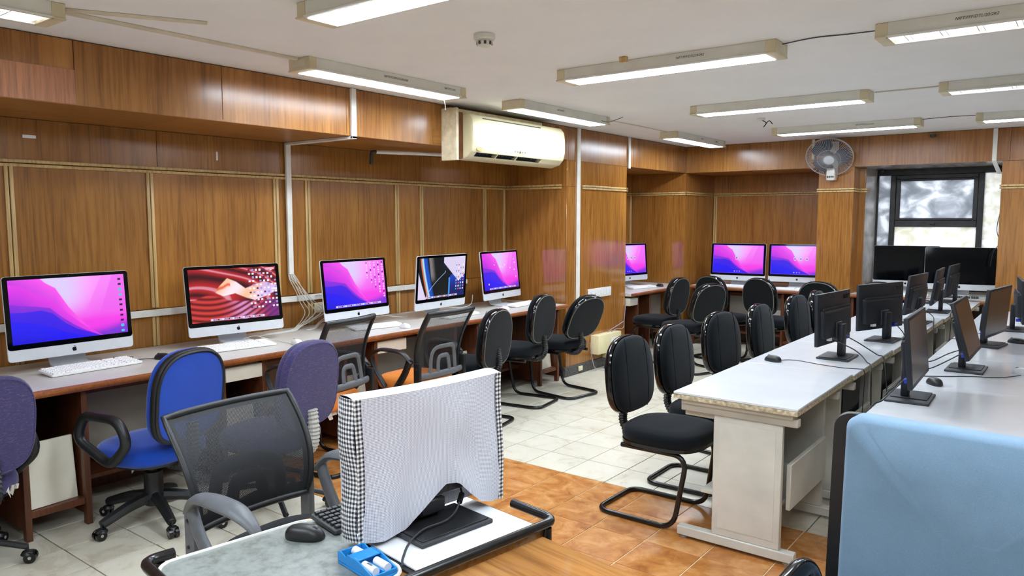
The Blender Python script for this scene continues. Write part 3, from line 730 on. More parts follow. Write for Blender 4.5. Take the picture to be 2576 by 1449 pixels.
keyboard('white keyboard in front of the computer at the left end of the worktop', -4.43, 1.88, ZT, D90 + .06, w=.50, d=.16, rise=.012)
keyboard('white keyboard in front of the canyon wallpaper computer', -4.385, 2.76, ZT, D90 - .12, w=.49, d=.15, rise=.012)
keyboard('white keyboard behind the orange mesh chair with the torn seat', -4.35, 3.95, ZT, D90 - .2)
keyboard('white keyboard in front of the black and blue arc wallpaper computer', -4.30, 4.86, ZT, D90 + .05)
keyboard('white keyboard in front of the computer next to the column', -4.36, 5.86, ZT, D90 + .1)
keyboard('white keyboard on the back worktop near the corner', -3.50, 9.02, ZT, 0.05)
keyboard('white keyboard against the fan column', -2.74, 9.03, ZT, .08)
keyboard('white keyboard below the left part of the window', -1.58, 9.17, ZT, .1)
keyboard('dark keyboard with silver frame below the right part of the window', -1.10, 9.10, ZT, .12, 'key_dark', 'silver', .46, .14)
keyboard('white keyboard under the half hidden computer in the recess', -4.30, 8.20, ZT, D90 - .2)
mouse('black mouse beside the white keyboard at the left end', -4.40, 2.27, ZT, 1.9, 'black_plastic')
mouse('white mouse behind the purple chair with grey bellows', -4.20, 3.09, ZT, 1.4)
mouse('white mouse between the two orange mesh chairs', -4.165, 4.07, ZT, 1.4)
mouse('white mouse behind the black chairs near the column', -4.27, 5.45, ZT, 1.5)
mouse('white mouse beside the keyboard against the fan column', -2.40 - .26, 8.935, ZT, 1.4)
mouse('black mouse on the worktop in the recess', -4.22, 8.52, ZT, 1.2, 'black_plastic')
mouse('white mouse at the edge of the left worktop below the first keyboard', -4.20, 1.40, ZT, 1.6)

# ------------------------------------------------------------------ white steel tables
def steel_table(label, x0, x1, y0, y1, side, tray=True, group='white steel tables'):
    """side=+1: cable side towards +x"""
    t = thing('computer_table', label, 'table', ((x0 + x1) / 2, y0, 0), 0 if side > 0 else PI, group)
    w = (x1 - x0) / 2; l = y1 - y0
    yo = 0 if side > 0 else -l
    tp = MB().box(-w, w, yo + .001, yo + l - .001, ZT - .012, ZT).build('table_top', 'table_white', t, .002, 1)
    MB().box(-w + .001, w - .001, yo + .0015, yo + l - .0015, ZT - .034, ZT - .0125).build('edge_band', 'worn_edge', t)
    MB().box(-w + .03, w - .03, yo + .03, yo + l - .03, ZT - .06, ZT - .035).build('rail_frame', 'steel_grey', t)
    for yy in (.055, .74):
        f_ = MB().box(-w * .37, w * .73, yo + yy, yo + yy + .030, .062, ZT - .10).build('end_panel', 'steel_grey', t, .003, 1)
        MB().box(-w * .37 + .03, w * .73 - .03, yo + yy - .0015, yo + yy + .0005, .10, ZT - .13).build('inset_panel', 'steel_grey', f_)
        MB().box(-w + .01, w - .012, yo + yy - .008, yo + yy + .042, .016, .062).build('foot_beam', 'steel_grey', t, .004, 1)
        MB().box(-w + .02, w - .012, yo + yy - .004, yo + yy + .036, ZT - .10, ZT - .061).build('top_beam', 'steel_grey', t, .003, 1)
        for xx in (-w + .04, w - .05): MB().lathe([(.016, 0), (.018, .004), (.012, .010), (.008, .0158)], 10, Matrix.Translation((xx, yo + yy + .017, 0))).build('levelling_foot', 'rubber_grey', t)
    MB().box(w * .73 - .40, w * .73 - .02, yo + .086, yo + .739, .245, .265).build('lower_shelf', 'steel_grey', t, .002, 1)
    MB().box(w * .73 + .0, w * .73 + .022, yo + .13, yo + .72, .235, .455).build('shelf_lip', 'steel_grey', t, .003, 1)
    MB().box(-w * .37, -w * .37 + .015, yo + .086, yo + .739, .266, ZT - .10).build('modesty_panel', 'steel_grey', t)
    MB().box(-w + .02, -w * .37 - .01, yo + .10, yo + .70, ZT - .135, ZT - .10).build('keyboard_tray', 'steel_grey', t, .003, 1)
    return t
yj = [3.365, 4.325, 5.30, 6.27, 7.24, 8.21]
lbm = ['white steel table with worn edges at the open end of the chair row', 'white steel table under the first slim black monitor seen from behind', 'white steel table under the swivelled black monitor', 'white steel table in the middle of the chair row', 'white steel table towards the window end of the chair row']
for i in range(5): steel_table(lbm[i], -1.583, -.985 + .012 * i, yj[i], yj[i + 1], 1)
steel_table('short white steel table touching the window bay worktop', -1.45, -.85, 8.215, 8.90, 1)
yr = [3.14, 4.27, 5.24, 6.21, 7.18, 8.15]
lbr = ['white steel table behind the steel-blue chair', 'white steel table under the strongly tilted monitor', 'white steel table under the turned monitor with grey screen', 'white steel table under the monitor with purple-tinted back', 'white steel table at the window end of the right row']
for i in range(5): steel_table(lbr[i], -.735, -.10, yr[i], yr[i + 1], -1, group='white steel tables of the right row')

def monitor(label, base, yaw, W_, tilt, z0, hr, logo=True, dx=.06, matte='screen_matte', base_rot=None, group=None):
    """local -Y is the screen side"""
    t = thing('monitor', label, 'monitor', (base[0], base[1], ZT), yaw + PI / 2, group)
    br = 0 if base_rot is None else base_rot
    Mb = Matrix.Rotation(br, 4, 'Z')
    MB().box(-.125, .125, -.11, .075, 0, .012, Mb).build('base_plate', 'dark_plastic', t, .003, 1)
    MB().box(-.06, .125, -.095, .06, .0122, .016, Mb).build('base_pad', 'monitor_black', t, .001, 1)
    MB().box(-.034, .034, -.012, .020, .0165, z0 - ZT + .12).build('post', 'monitor_black', t, .005, 2)
    h = W_ * hr
    Mt = Matrix.Translation((0, -dx, z0 - ZT)) @ Matrix.Rotation(-tilt, 4, 'X')
    MB().box(-W_ / 2, W_ / 2, 0, .020, 0, h, Mt).build('panel_case', 'monitor_black', t, .003, 2)
    MB().box(-W_ / 2 + .014, W_ / 2 - .014, -.0012, .001, .020, h - .014, Mt).build('screen', matte, t)
    # bulged electronics box on the back
    rg = []
    for d, sx, sz in ((.020, 1, 1), (.036, .99, .98), (.044, .95, .92)):
        rg.append([Mt @ Vector((x * sx, d, z * sz)) for x, z in [(p[0], p[1] + h * .42) for p in rrect(W_ * .84, h * .54, .012)]])
    MB().loft(rg).build('back_box', 'monitor_black', t)
    for k in range(5): MB().box(-W_ * .40, W_ * .40, .030, .0315 + .008, h * .655 + k * .0045, h * .655 + k * .0045 + .0016, Mt).build('vent_rib', 'dark_plastic', t)
    MB().box(-.045, .045, .040, .052, h * .10, h * .42, Mt).build('mount_plate', 'dark_plastic', t, .003, 1)
    MB().box(.09, .125, .020, .04, h * .075, h * .20, Mt).build('sticker', 'paper_white', t) if logo else None
    MB().box(-.155, -.12, .022, .050, h * .03, h * .10, Mt).build('video_plug', 'plug_blue', t, .003, 1)
    if logo:
        o = text('logo', 'acer', .054, 'logo_dark', t, (0, 0, 0), (0, 0, 0), .12, .0006, .0012)
        o.matrix_local = Mt @ Matrix.Translation((-W_ * .36, .0212, h * .895)) @ Matrix.Rotation(PI, 4, 'Z') @ Matrix.Rotation(PI / 2, 4, 'X')
    return t
monitor('black monitor seen from behind with acer logo, on the white table with the lone mouse', (-1.165, 4.80), 3.038, .523, -.03, .845, .59, base_rot=.1)
monitor('black monitor seen from behind with acer logo, swivelled towards the aisle', (-1.087, 5.68), 2.791, .53, -.02, .834, .595, base_rot=.3)
monitor('grey-lit monitor seen from behind, third along the chair row', (-1.065, 6.80), 3.059, .526, .112, .84, .596, False)
monitor('slim monitor seen almost edge-on, fourth along the chair row', (-1.042, 7.708), 3.181, .529, .134, .836, .597, False)
monitor('monitor seen from behind at the window end of the chair row', (-1.053, 8.70), 3.107, .534, .122, .82, .598, False)
monitor('slim monitor facing the right aisle, behind the steel-blue chair', (-.648, 3.896), .031, .534, .092, .849, .594, False)
monitor('monitor leaning strongly back, facing the right aisle', (-.528, 4.844), -.004, .53, .279, .848, .594, False)
monitor('monitor with broad grey screen turned towards the viewer, facing the right aisle', (-.523, 5.865), -.15, .536, -.069, .828, .598, False)
monitor('monitor at the frame edge with its cable side showing, facing the right aisle', (-.43, 6.80), .12, .53, .05, .83, .6, False)
monitor('farthest monitor of the right row', (-.44, 7.85), .1, .53, .05, .83, .6, False)
mouse('black mouse alone on the white table beside the acer monitor', -1.455, 4.44, ZT, 1.2, 'black_plastic')
mouse('black mouse behind the slim monitor on the right row', -.59, 4.31, ZT, .6, 'black_plastic')
mouse('silver and black mouse on the right row table', -.25, 4.88, ZT, 1.2, 'silver')
mouse('black mouse on the short table by the window bay', -1.27, 8.42, ZT, 1.2, 'black_plastic')
mouse('black mouse on the right row near the frame edge', -.36, 6.1, ZT, 1.2, 'black_plastic')
def tower(label, x, y, z, rz=0, group='black computer towers under the white tables'):
    t = thing('computer_tower', label, 'computer', (x, y, z), rz, group)
    MB().box(-.09, .09, -.2, .2, 0, .38).build('case', 'black_plastic', t, .004, 1)
    MB().box(-.082, .082, -.2035, -.2, .02, .36).build('back_plate', 'grey_plastic', t)
    for k in range(5): MB().box(-.07, .0, -.206, -.2036, .06 + k * .03, .08 + k * .03).build('port', 'dark_plastic', t)
    return t
for i, lb in ((1, 'under the first acer monitor'), (2, 'under the swivelled monitor'), (3, 'in the middle of the chair row'), (4, 'towards the window end')):
    tower('black computer tower on the table shelf ' + lb, -1.17, yj[i] + .42, .266)
tower('black computer tower standing in the gap near the first acer monitor', -.86, 4.62, 0, 0); tower('black computer tower standing in the gap near the swivelled monitor', -.86, 5.55, 0, 0); tower('black computer tower in the gap beside the tilted monitor', -.86, 6.6, 0, 0)

# ------------------------------------------------------------------ chairs
def cushion(w, d, z0, z1, e=3.0, top=None, n=44, M=None, bulge=.012, rim=.02):
    h = z1 - z0; rg = []
    for zz, ins in ((z0, rim * .8), (z0 + h * .12, rim * .2), (z0 + h * .35, 0), (z0 + h * .62, 0), (z0 + h * .85, rim * .35), (z0 + h, rim), (z0 + h + bulge * .6, w * .2), (z0 + h + bulge, w * .4)):
        ol = sell(w - 2 * ins, d - 2 * ins, e, n, top); rg.append([Vector((a, b_, zz)) for a, b_ in ol])
    if M: rg = [[M @ p for p in r_] for r_ in rg]
    return MB().loft(rg)
def back_frame_M(y, z0, tilt): return Matrix.Translation((0, y, z0)) @ Matrix.Rotation(tilt, 4, 'X')
MB_UP = Matrix(((1, 0, 0, 0), (0, 0, 1, 0), (0, 1, 0, 0), (0, 0, 0, 1)))   # (u, v, t) -> (u, t, v): t towards +y (front)
def pad_back(t, y, z0, W_, h, tilt, fm, rm, shell='black_gloss', e=3.4, top=2.4, rim='piping_grey', tr=.0045):
    M = back_frame_M(y, z0, tilt) @ Matrix.Translation((0, 0, h / 2)) @ MB_UP
    cushion(W_ * .97, h * .97, .002, .045, e, top, M=M, bulge=.008, rim=.016).build('backrest', fm, t, ang=60)
    sh = MB().loft([[M @ Vector((a * k, b_ * k, tt)) for a, b_ in sell(W_, h, e, 44, top)] for k, tt in ((.985, .004), (1, -.006), (1, -.022), (.965, -.034))]).build('back_shell', shell, t, ang=50)
    ol = sell(W_ * .945, h * .945, e, 44, top)
    MB().tube([M @ Vector((a, b_, -.0335)) for a, b_ in ol], tr, 6, True).build('trim', rim, sh)
    rg = [[M @ Vector((a * k, b_ * k, tt)) for a, b_ in ol] for k, tt in ((.985, -.03), (.98, -.036), (.8, -.039), (.4, -.040))]
    MB().loft(rg).build('rear_cover', rm, sh, ang=60)
    if shell == 'black_gloss':      # raised seams dividing the front cushion
        for x in (-.26, .26): MB().tube([M @ Vector((x * W_ * (1 - .12 * abs(q) ** 3), q * h * .47, .0495 - .012 * abs(q) ** 6)) for q in [i / 8 - 1 for i in range(17)]], .0022, 6).build('seam', fm, t)
def bellows(t, pts, r, material, n=10, name='bellows'):
    pp = spline(pts, n); rr = [r * (1.0 if i % 2 else .80) for i in range(len(pp))]
    MB().tube(pp, rr, 12).build(name, material, t, ang=20)
def visitor_chair(label, loc, yaw, fm='fabric_black', rm='fabric_black_rear', tilt=.105, sc=1.0, group='black cantilever chairs', bel='black_plastic', W_=.437, h=.424, by=-.225, bz=.536):
    """yaw = direction the chair faces (world angle); local +Y faces forward"""
    t = thing('office_chair', label, 'chair', (loc[0], loc[1], 0), yaw - PI / 2, group)
    t.scale = (sc, sc, sc)
    cushion(.475, .465, .425, .498, 3.2, 2.8, M=Matrix.Rotation(PI, 4, 'Z')).build('seat', fm, t, ang=60)
    MB().loft([[Vector((a * k, b_ * k, z)) for a, b_ in sell(.462, .45, 3.2, 40)] for k, z in ((.9, .404), (1, .412), (1, .43))]).build('seat_shell', 'black_gloss', t)
    pad_back(t, by, bz, W_, h, tilt, fm, rm)
    bellows(t, [(0, by - .045, .60), (0, by - .055, .54), (0, by - .06, .47), (0, by - .02, .405), (0, by + .05, .388), (0, by + .13, .394)], .026, bel)
    b_ = .205; path = fillet([(-b_ + .02, -.19, .396), (-b_ + .02, .185, .396), (-b_, .125, .0135), (-b_, -.33, .0135), (b_, -.33, .0135), (b_, .125, .0135), (b_ - .02, .185, .396), (b_ - .02, -.19, .396)], .085, 7)
    MB().tube(path, .0135, 10).build('frame', 'tube_black', t)
    MB().box(-.20, .20, -.05, .05, .398, .411).build('cross_plate', 'tube_black', t)
    return t
FP = 0
mc = [('black chair standing free at the open end of the white tables', -1.74, 3.665, 0), ('black chair tucked in, second along the white tables', -1.735, 4.22, .02), ('black chair tucked in, third along the white tables', -1.75, 4.96, -.12),
      ('black chair tucked in, fourth along the white tables, turned slightly away', -1.70, 5.64, .02), ('black chair, fifth along the white tables', -1.69, 6.50, -.04), ('black chair, sixth along the white tables, behind the fifth', -1.66, 7.02, .09)]
for lb, x, y, a in mc: visitor_chair(lb, (x, y), a)
bc = [('black chair beside the orange mesh chair, seen from behind', -3.84, 4.42, 3.349, .105), ('black chair with dusty piping at the worktop near the column', -3.94, 5.19, 3.30, .105), ('black chair with strongly reclined back in front of the column', -3.85, 5.72, 2.98, .42)]
for i, (lb, x, y, a, tl) in enumerate(bc): visitor_chair(lb, (x, y), a, tilt=tl, **(dict(W_=.475, h=.462, bz=.452) if i == 0 else {}))
fc = [('black chair facing the recess past the column', -3.84, 7.68, 3.08, .15), ('black chair seen edge-on between the recess and the back worktop', -3.345, 7.42, 2.75, .3), ('black chair facing the lit computer near the back corner', -3.29, 8.34, 1.239, .105), ('black chair facing the lit computer against the fan column', -2.74, 8.36, 1.215, .105),
      ('black chair in front of the fan column, mostly behind the first acer monitor', -2.15, 8.28, 1.45, .105), ('black chair facing the switched-off computer, mostly behind the swivelled monitor', -1.66, 8.62, 1.5, .105)]
for lb, x, y, a, tl in fc: visitor_chair(lb, (x, y), a, tilt=tl)

def loop_arm(t, s, y0=-.10, y1=.17, z0=.44, z1=.68, m='black_plastic', x=.27):
    pts = fillet([(s * x, -.03, z0), (s * (x + .02), y1 + .01, z0 + .12), (s * (x + .02), y1 - .05, z1), (s * (x + .02), y0 - .02, z1 - .005), (s * (x + .02), y0 - .08, z0 + .13)], .06, 5, True)
    MB().tube(pts, .025, 10, True).build('armrest', m, t)
def star_base(t, n=5, r=.29, thick=.03, rot=0, m='black_plastic', slim=False):
    hub = .075 if slim else .09
    for k in range(n):
        a = 2 * PI * k / n + rot; c, s_ = math.cos(a), math.sin(a)
        p = [(c * .03, s_ * .03, .135), (c * r * .5, s_ * r * .5, .118), (c * r * .92, s_ * r * .92, .082), (c * r, s_ * r, .074)]
        MB().tube(spline(p, 5), [.034 - .014 * i / 15 for i in range(16)] if not slim else .015, 8).build('base_arm', m, t)
        cs = MB().cyl((c * r, s_ * r, .05), (c * r, s_ * r, .085), .006, seg=8).build('caster', 'black_plastic', t)
        w = Vector((-s_, c, 0)); q = Vector((c * (r + .012), s_ * (r + .012), .0265))
        for e in (-1, 1): MB().cyl(q + w * .006 * e, q + w * .024 * e, .0262, seg=14).build('wheel', 'black_gloss', cs)
        MB().tube([q - w * .026 + Vector((0, 0, .0)), q + w * .026], .008, 6).build('axle', 'rubber_grey', cs)
        MB().lathe([(.028, .0), (.03, .006), (.022, .018), (.008, .022)], 12, Matrix.Translation((c * r, s_ * r, .036))).build('hood', 'black_plastic', cs)
    MB().lathe([(.045, .09), (.056, .105), (.056, .15), (.048, .16), (.046, .27), (.03, .262), (.022, .27), (.022, .405)], 16).build('gas_column', 'black_plastic', t)
def rag(t, x, y, z, w, seed):
    rnd = random.Random(seed); b_ = MB(); n = 12
    tops = [(x + w * (i / n - .5), y + rnd.uniform(-.01, .01), z) for i in range(n + 1)]; bots = [(a + rnd.uniform(-.01, .01), b2 + rnd.uniform(-.02, .02), z - rnd.choice((.02, .035, .05, .08)) * rnd.uniform(.5, 1.2)) for a, b2, _ in tops]
    b_.add(tops + bots, [(i, i + 1, n + 2 + i, n + 1 + i) for i in range(n)])
    o = b_.build('torn_lining', 'rag', t); return o
def rolling_chair(label, loc, yaw, fm, rm, rot=0, slim=False, bel=None, arms=True, W_=.44, h=.50, seat_z=.46, trim='black_gloss', tilt=.12, by=-.235, group=None, seat_w=.48, be=3.6):
    t = thing('office_chair', label, 'chair', (loc[0], loc[1], 0), yaw - PI / 2, group)
    cushion(seat_w, .47, seat_z - .08, seat_z + .005, 2.8, 2.8, M=Matrix.Rotation(PI, 4, 'Z')).build('seat', fm, t, ang=60)
    MB().loft([[Vector((a * k, b_ * k, z)) for a, b_ in sell(.44, .44, 3, 40)] for k, z in ((.8, seat_z - .10), (1, seat_z - .09), (1, seat_z - .07))]).build('seat_shell', 'black_plastic', t)
    pad_back(t, by, seat_z + .03, W_, h, tilt, fm, rm, shell=trim, e=be, top=2.7, rim=trim, tr=.010 if trim == 'black_plastic' else .005)
    bellows(t, [(0, by - .05, seat_z + .13), (0, by - .06, seat_z + .03), (0, by - .05, seat_z - .06), (0, by + .01, seat_z - .105), (0, by + .12, seat_z - .11)], .033, bel or 'black_plastic')
    if arms:
        for s in (-1, 1): loop_arm(t, s, z0=seat_z - .06, z1=seat_z + .19)
    star_base(t, 5, .29, rot=rot, slim=slim)
    return t
tb = rolling_chair('bright blue rolling chair with black loop armrests', (-3.87, 1.92), R(194), 'fabric_blue', 'fabric_blue', .5, W_=.45, h=.48, seat_z=.44, trim='black_plastic'); rag(tb, 0, -.02, .375, .3, 3); rag(tb, .05, -.15, .375, .25, 4)
tp_ = rolling_chair('purple woven rolling chair at the left edge, with frayed seat', (-4.02, 1.07), R(197), 'fabric_purple', 'fabric_purple', .35, True, None, W_=.43, h=.46, seat_z=.43, trim='fabric_purple'); rag(tp_, .1, -.22, .385, .12, 8)
rolling_chair('purple woven rolling chair with pale grey bellows, beside an orange mesh chair', (-3.48, 2.38), R(192), 'fabric_purple', 'fabric_purple', .344, True, 'rubber_grey', False, W_=.43, h=.47, seat_z=.47, trim='fabric_purple')

def mesh_chair(label, loc, yaw, seat_m, tilt=.25, z0=.55, W_=.45, h=.44, base='cantilever', by=-.23, front=False, arm_m='black_plastic', lum='grey_plastic', rags=0, group=None, seat_z=.515, fab='mesh_black', ar=2.0, fr=.0125, pad=.008):
    t = thing('mesh_chair', label, 'chair', (loc[0], loc[1], 0), yaw - PI / 2, group)
    def P(u, v, off=0):      # u in -.5..5, v 0..1
        w = W_ * (.86 + .14 * math.sin(v * PI * .5 + .2)); y = by - math.tan(tilt) * h * (v ** 1.25) - .05 * (u * 2) ** 2 * -.6 - .02 + .045 * math.sin(v * PI)
        return Vector((u * w, y + off, z0 + h * math.cos(tilt * .6) * v))
    nu, nv = 24, 24
    g = MB().grid(lambda a, b_: P((a - .5) * .96, b_ * .97 + .015), nu, nv)
    me = g.mesh('mesh_panel'); me.materials.append(MT[fab])
    uvl = me.uv_layers.new(name='UVMap'); 
    for lp in me.loops:
        co = me.vertices[lp.vertex_index].co; uvl.data[lp.index].uv = (co.x, co.z)
    link('mesh_panel', me, t)
    loop = [P(-.5 + i / 14, 0) for i in range(14)] + [P(.5, i / 14) for i in range(14)] + [P(.5 - i / 14, 1) for i in range(14)] + [P(-.5, 1 - i / 14) for i in range(14)]
    MB().tube(loop, fr, 8, True, flat=1.4).build('back_frame', 'black_plastic', t, ang=60)
    for s in (-1, 1):        # broad flat side border of the frame
        MB().grid(lambda a, b_: P(s * (.5 - .055 * a), b_, -.003), 2, 16).build('side_border', 'black_plastic', t)
    MB().grid(lambda a, b_: P(a - .5, .94 + .06 * b_, -.003), 14, 2).build('top_border', 'black_plastic', t)
    # lumbar support: nested flat arches and a cross bar, behind the mesh
    o = -.026
    def arch(wd, hb, ht):
        pts = [P(-wd * 1.15, hb, o), P(-wd, ht * .7, o), P(-wd * .72, ht * .96, o), P(0, ht, o), P(wd * .72, ht * .96, o), P(wd, ht * .7, o), P(wd * 1.15, hb, o)]
        return MB().tube(spline(pts, 5), .0085, 8, flat=ar)
    ls = arch(.27, .04, .46).build('lumbar_support', lum, t, ang=60)
    arch(.125, .05, .31).build('inner_arch', lum, ls, ang=60)
    MB().tube([P(-.52, .035, o), P(-.25, .04, o), P(0, .045, o), P(.25, .04, o), P(.52, .035, o)], .012, 8, flat=1.9).build('cross_bar', lum, ls)
    cushion(.48, .47, seat_z - .085, seat_z, 3.4, 3.0, M=Matrix.Rotation(PI, 4, 'Z')).build('seat', seat_m, t, ang=60)
    zs = seat_z - .06
    for s in (-1, 1):        # armrests: broad flat pad from the back bracket, turning down to the seat
        ap = spline([(s * .262, by + .02, zs + .20), (s * .270, by + .10, zs + .265), (s * .275, by + .24, zs + .275), (s * .277, .10, zs + .265), (s * .275, .165, zs + .22), (s * .268, .14, zs + .12), (s * .252, .06, zs)], 6)
        n = len(ap); rr = [.020 + pad * math.sin(PI * min(1, i / n / .62)) for i in range(n)]
        ar_ = MB().tube(ap, rr, 10, flat=.5).build('armrest', arm_m, t, ang=60)
        st = spline([(s * .264, by + .035, zs + .23), (s * .262, by + .09, zs + .12), (s * .250, by + .19, zs)], 6)
        MB().tube(st, .027, 10, flat=.6).build('rear_strut', arm_m, ar_, ang=60)
        MB().box(s * .236 - .013, s * .236 + .013, by - .035, by + .02, zs - .02, zs + .20).build('side_bracket', arm_m, t, .006, 2)
        for zz in (.07, .16): MB().cyl((s * .248, by - .01, zs + zz), (s * .254, by - .01, zs + zz), .006, seg=8).build('bolt', 'dark_plastic', ar_)
    if base == 'cantilever':
        b_ = .215; path = fillet([(-b_ + .02, -.19, .37), (-b_ + .02, .20, .37), (-b_, .18, .0135), (-b_, -.30, .0135), (b_, -.30, .0135), (b_, .18, .0135), (b_ - .02, .20, .37), (b_ - .02, -.19, .37)], .07, 7)
        MB().tube(path, .0135, 10).build('frame', 'tube_black', t)
    else: star_base(t, 5, .30, rot=.3)
    if rags: rag(t, -.05, -.21, seat_z - .08, .2, rags)
    return t
mesh_chair('orange-seated mesh chair with torn lining, half behind the purple chair', (-3.93, 3.05), R(190), 'fabric_orange', .16, .53, .45, .44, rags=5, seat_z=.475)
mesh_chair('orange-seated mesh chair with visible left armrest, beside a black chair', (-3.86, 3.88), R(181), 'fabric_orange', .27, .49, .47, .47, seat_z=.465)
mesh_chair('black mesh-backed chair facing the covered monitor', (-2.06, 1.50), R(2), 'fabric_black', .36, .575, .50, .37, base='star', lum='black_plastic', arm_m='grey_plastic', fab='mesh_dense', ar=3.0, fr=.009, pad=.020)
# steel-blue padded chair right in front
t = thing('padded_chair', 'steel-blue upholstered chair with black shell in front of the right table row', 'chair', (-.185, 1.80, 0), R(-93) - PI / 2)
Mb = back_frame_M(-.20, .50, .06) @ Matrix.Translation((0, 0, .305)) @ MB_UP
rg = []
for tt, k in ((-.01, .99), (0, 1), (.05, 1), (.065, .985), (.072, .95), (.076, .6), (.077, .2)):
    rg.append([Mb @ Vector((a * k, b_ * k, tt + .03 * (a / .28) ** 2)) for a, b_ in rrect(.56, .61, .032, 6)])
MB().loft(rg).build('backrest', 'fabric_steel_blue', t, ang=60)
MB().loft([[Mb @ Vector((a * k, b_ * k, tt + .03 * (a / .28) ** 2)) for a, b_ in rrect(.655, .60, .04, 6)] for tt, k in ((-.008, .99), (-.02, 1), (-.06, .98), (-.072, .93))]).build('back_shell', 'black_plastic', t, ang=60)
cushion(.54, .50, .40, .50, 4, 3.4, M=Matrix.Translation((0, .06, 0)) @ Matrix.Rotation(PI, 4, 'Z')).build('seat', 'fabric_steel_blue', t, ang=60)
for s in (-1, 1):
    pts = fillet([(s * .30, -.02, .45), (s * .325, .20, .55), (s * .325, .17, .745), (s * .325, -.02, .765), (s * .325, -.10, .68), (s * .315, -.09, .55)], .07, 6, True)
    MB().tube(pts, .026, 12, True, flat=.9).build('armrest', 'black_gloss', t)
star_base(t, 5, .30)

# ------------------------------------------------------------------ foreground desk, trolley, covered monitor
AB = R(-8.6)
dk = thing('wooden_desk', 'wood laminate desk in front of the trolley', 'desk', (0, 0, 0), AB)
MB().box(-1.372, -.60, .05, 1.436, .705, .735).build('desk_top', 'desk_laminate', dk, .003, 2)
for x, y in ((-1.34, 1.38), (-.64, 1.38), (-1.34, .10), (-.64, .10)): MB().box(x - .022, x + .022, y - .022, y + .022, 0, .704).build('leg', 'cabinet_wood', dk, .003, 1)
MB().box(-1.30, -.66, 1.36, 1.38, .35, .704).build('modesty_panel', 'cabinet_wood', dk)
tr_ = thing('computer_trolley', 'black tube trolley with wood top carrying the covered monitor', 'trolley', (0, 0, 0), AB)
MB().prism([(-1.40, .62), (-1.40, 1.475), (-1.93, 1.475), (-1.93, .75), (-1.86, .66), (-1.80, .62)], .712, .735).build('trolley_top', 'desk_laminate', tr_, .003, 1)
rail = fillet([(-1.56, 1.505, .757), (-1.386, 1.505, .757), (-1.386, .90, .757), (-1.386, .580, .757), (-1.62, .580, .757), (-1.914, .580, .757), (-1.914, .655, .757)], .045, 6)
MB().tube(rail, .0135, 10).build('rail', 'tube_black', tr_, ang=60)
for x, y in ((-1.386, 1.47), (-1.386, .60), (-1.914, 1.45), (-1.914, .62)):
    MB().tube([(x, y, .05), (x, y, .745)], .0125, 10).build('leg', 'tube_black', tr_)
    MB().cyl((x - .012, y, .025), (x + .012, y, .025), .025, seg=14).build('caster', 'black_plastic', tr_)
MB().tube([(-1.386, 1.47, .15), (-1.90, 1.45, .15)], .011, 8).build('cross_bar', 'tube_black', tr_); MB().tube([(-1.386, .60, .15), (-1.90, .62, .15)], .011, 8).build('cross_bar', 'tube_black', tr_)
bd = MB().prism([(a - 1.585, b_ + 1.252) for a, b_ in rrect(.335, .40, .008)], .7425, .75).build('white_board', 'paper_white', None, .002, 1, rot=(0, 0, AB)); tag(bd, 'white laminated board on a black tray under the covered monitor', 'board')
MB().prism([(a - 1.583, b_ + 1.252) for a, b_ in rrect(.362, .428, .01)], .7355, .7423).build('black_tray', 'black_plastic', bd, .001, 1)
mtg = MB().prism([(a - 1.665, b_ + .815) for a, b_ in rrect(.455, .43, .05, 8)], .7355, .7475).build('desk_mat', 'mat_grey', None, .003, 2, rot=(0, 0, AB)); tag(mtg, 'scratched grey desk mat with rounded corners and pale rim', 'mat')
MB().tube([(a - 1.665, b_ + .815, .7462) for a, b_ in rrect(.461, .436, .053, 8)], .0052, 6, True).build('rim', 'duct_white', mtg)
mouse('black mouse on the scratched grey mat', -1.622, 1.205, .7478, R(-60), 'black_plastic', 1.0)
kb = keyboard('black keyboard behind the covered monitor', -1.60, 1.475, .7505, AB + D90, 'key_dark', 'dark_plastic', .42, .135)
# blue marker tray with two board markers and a duster
TP = (-1.356, 1.186, .7478)
bt = thing('marker_tray', 'bright blue plastic pen tray with a bridge on the grey mat', 'tray', TP, AB); bt.scale = (.9, 1, 1)
MB().box(-.085, .085, -.036, .036, 0, .008).build('bottom', 'blue_tray', bt, .002, 1)
for y in (-.036, .032):      # side walls: high in the middle, sloping down to the near end
    MB().prism([(-.085, .0082), (-.085, .030), (-.070, .034), (-.045, .026), (-.035, .036), (.010, .036), (.040, .030), (.085, .018), (.085, .0082)], -y - .004, -y, MXZ).build('side', 'blue_tray', bt, .001, 1)
MB().box(-.035, .012, -.0318, .0318, .030, .0355).build('bridge', 'blue_tray', bt, .002, 1)
MB().box(.080, .085, -.0318, .0318, .0082, .018).build('end_wall', 'blue_tray', bt, .001, 1); MB().box(-.085, -.081, -.0318, .0318, .0082, .030).build('end_wall', 'blue_tray', bt, .001, 1)
MB().box(.0125, .0795, -.002, .002, .0082, .020).build('divider', 'blue_tray', bt)
for y, lb in ((-.017, 'short white marker with printed grey label in the blue tray'), (.017, 'plain short white marker in the blue tray')):
    mk = thing('board_marker', lb, 'marker', TP, AB); MB().cyl((.014, y, .0195), (.064, y, .0195), .0105, seg=14).build('barrel', 'eraser_white', mk)
    if y < 0: MB().box(.028, .048, y - .0025, y + .0025, .0292, .0301).build('print', 'grey_plastic', mk)
mk = thing('board_marker', 'white capped marker in the far pocket of the blue tray', 'marker', TP, AB); MB().cyl((-.070, .010, .0205), (-.034, .010, .0205), .0112, seg=14).build('barrel', 'eraser_white', mk)
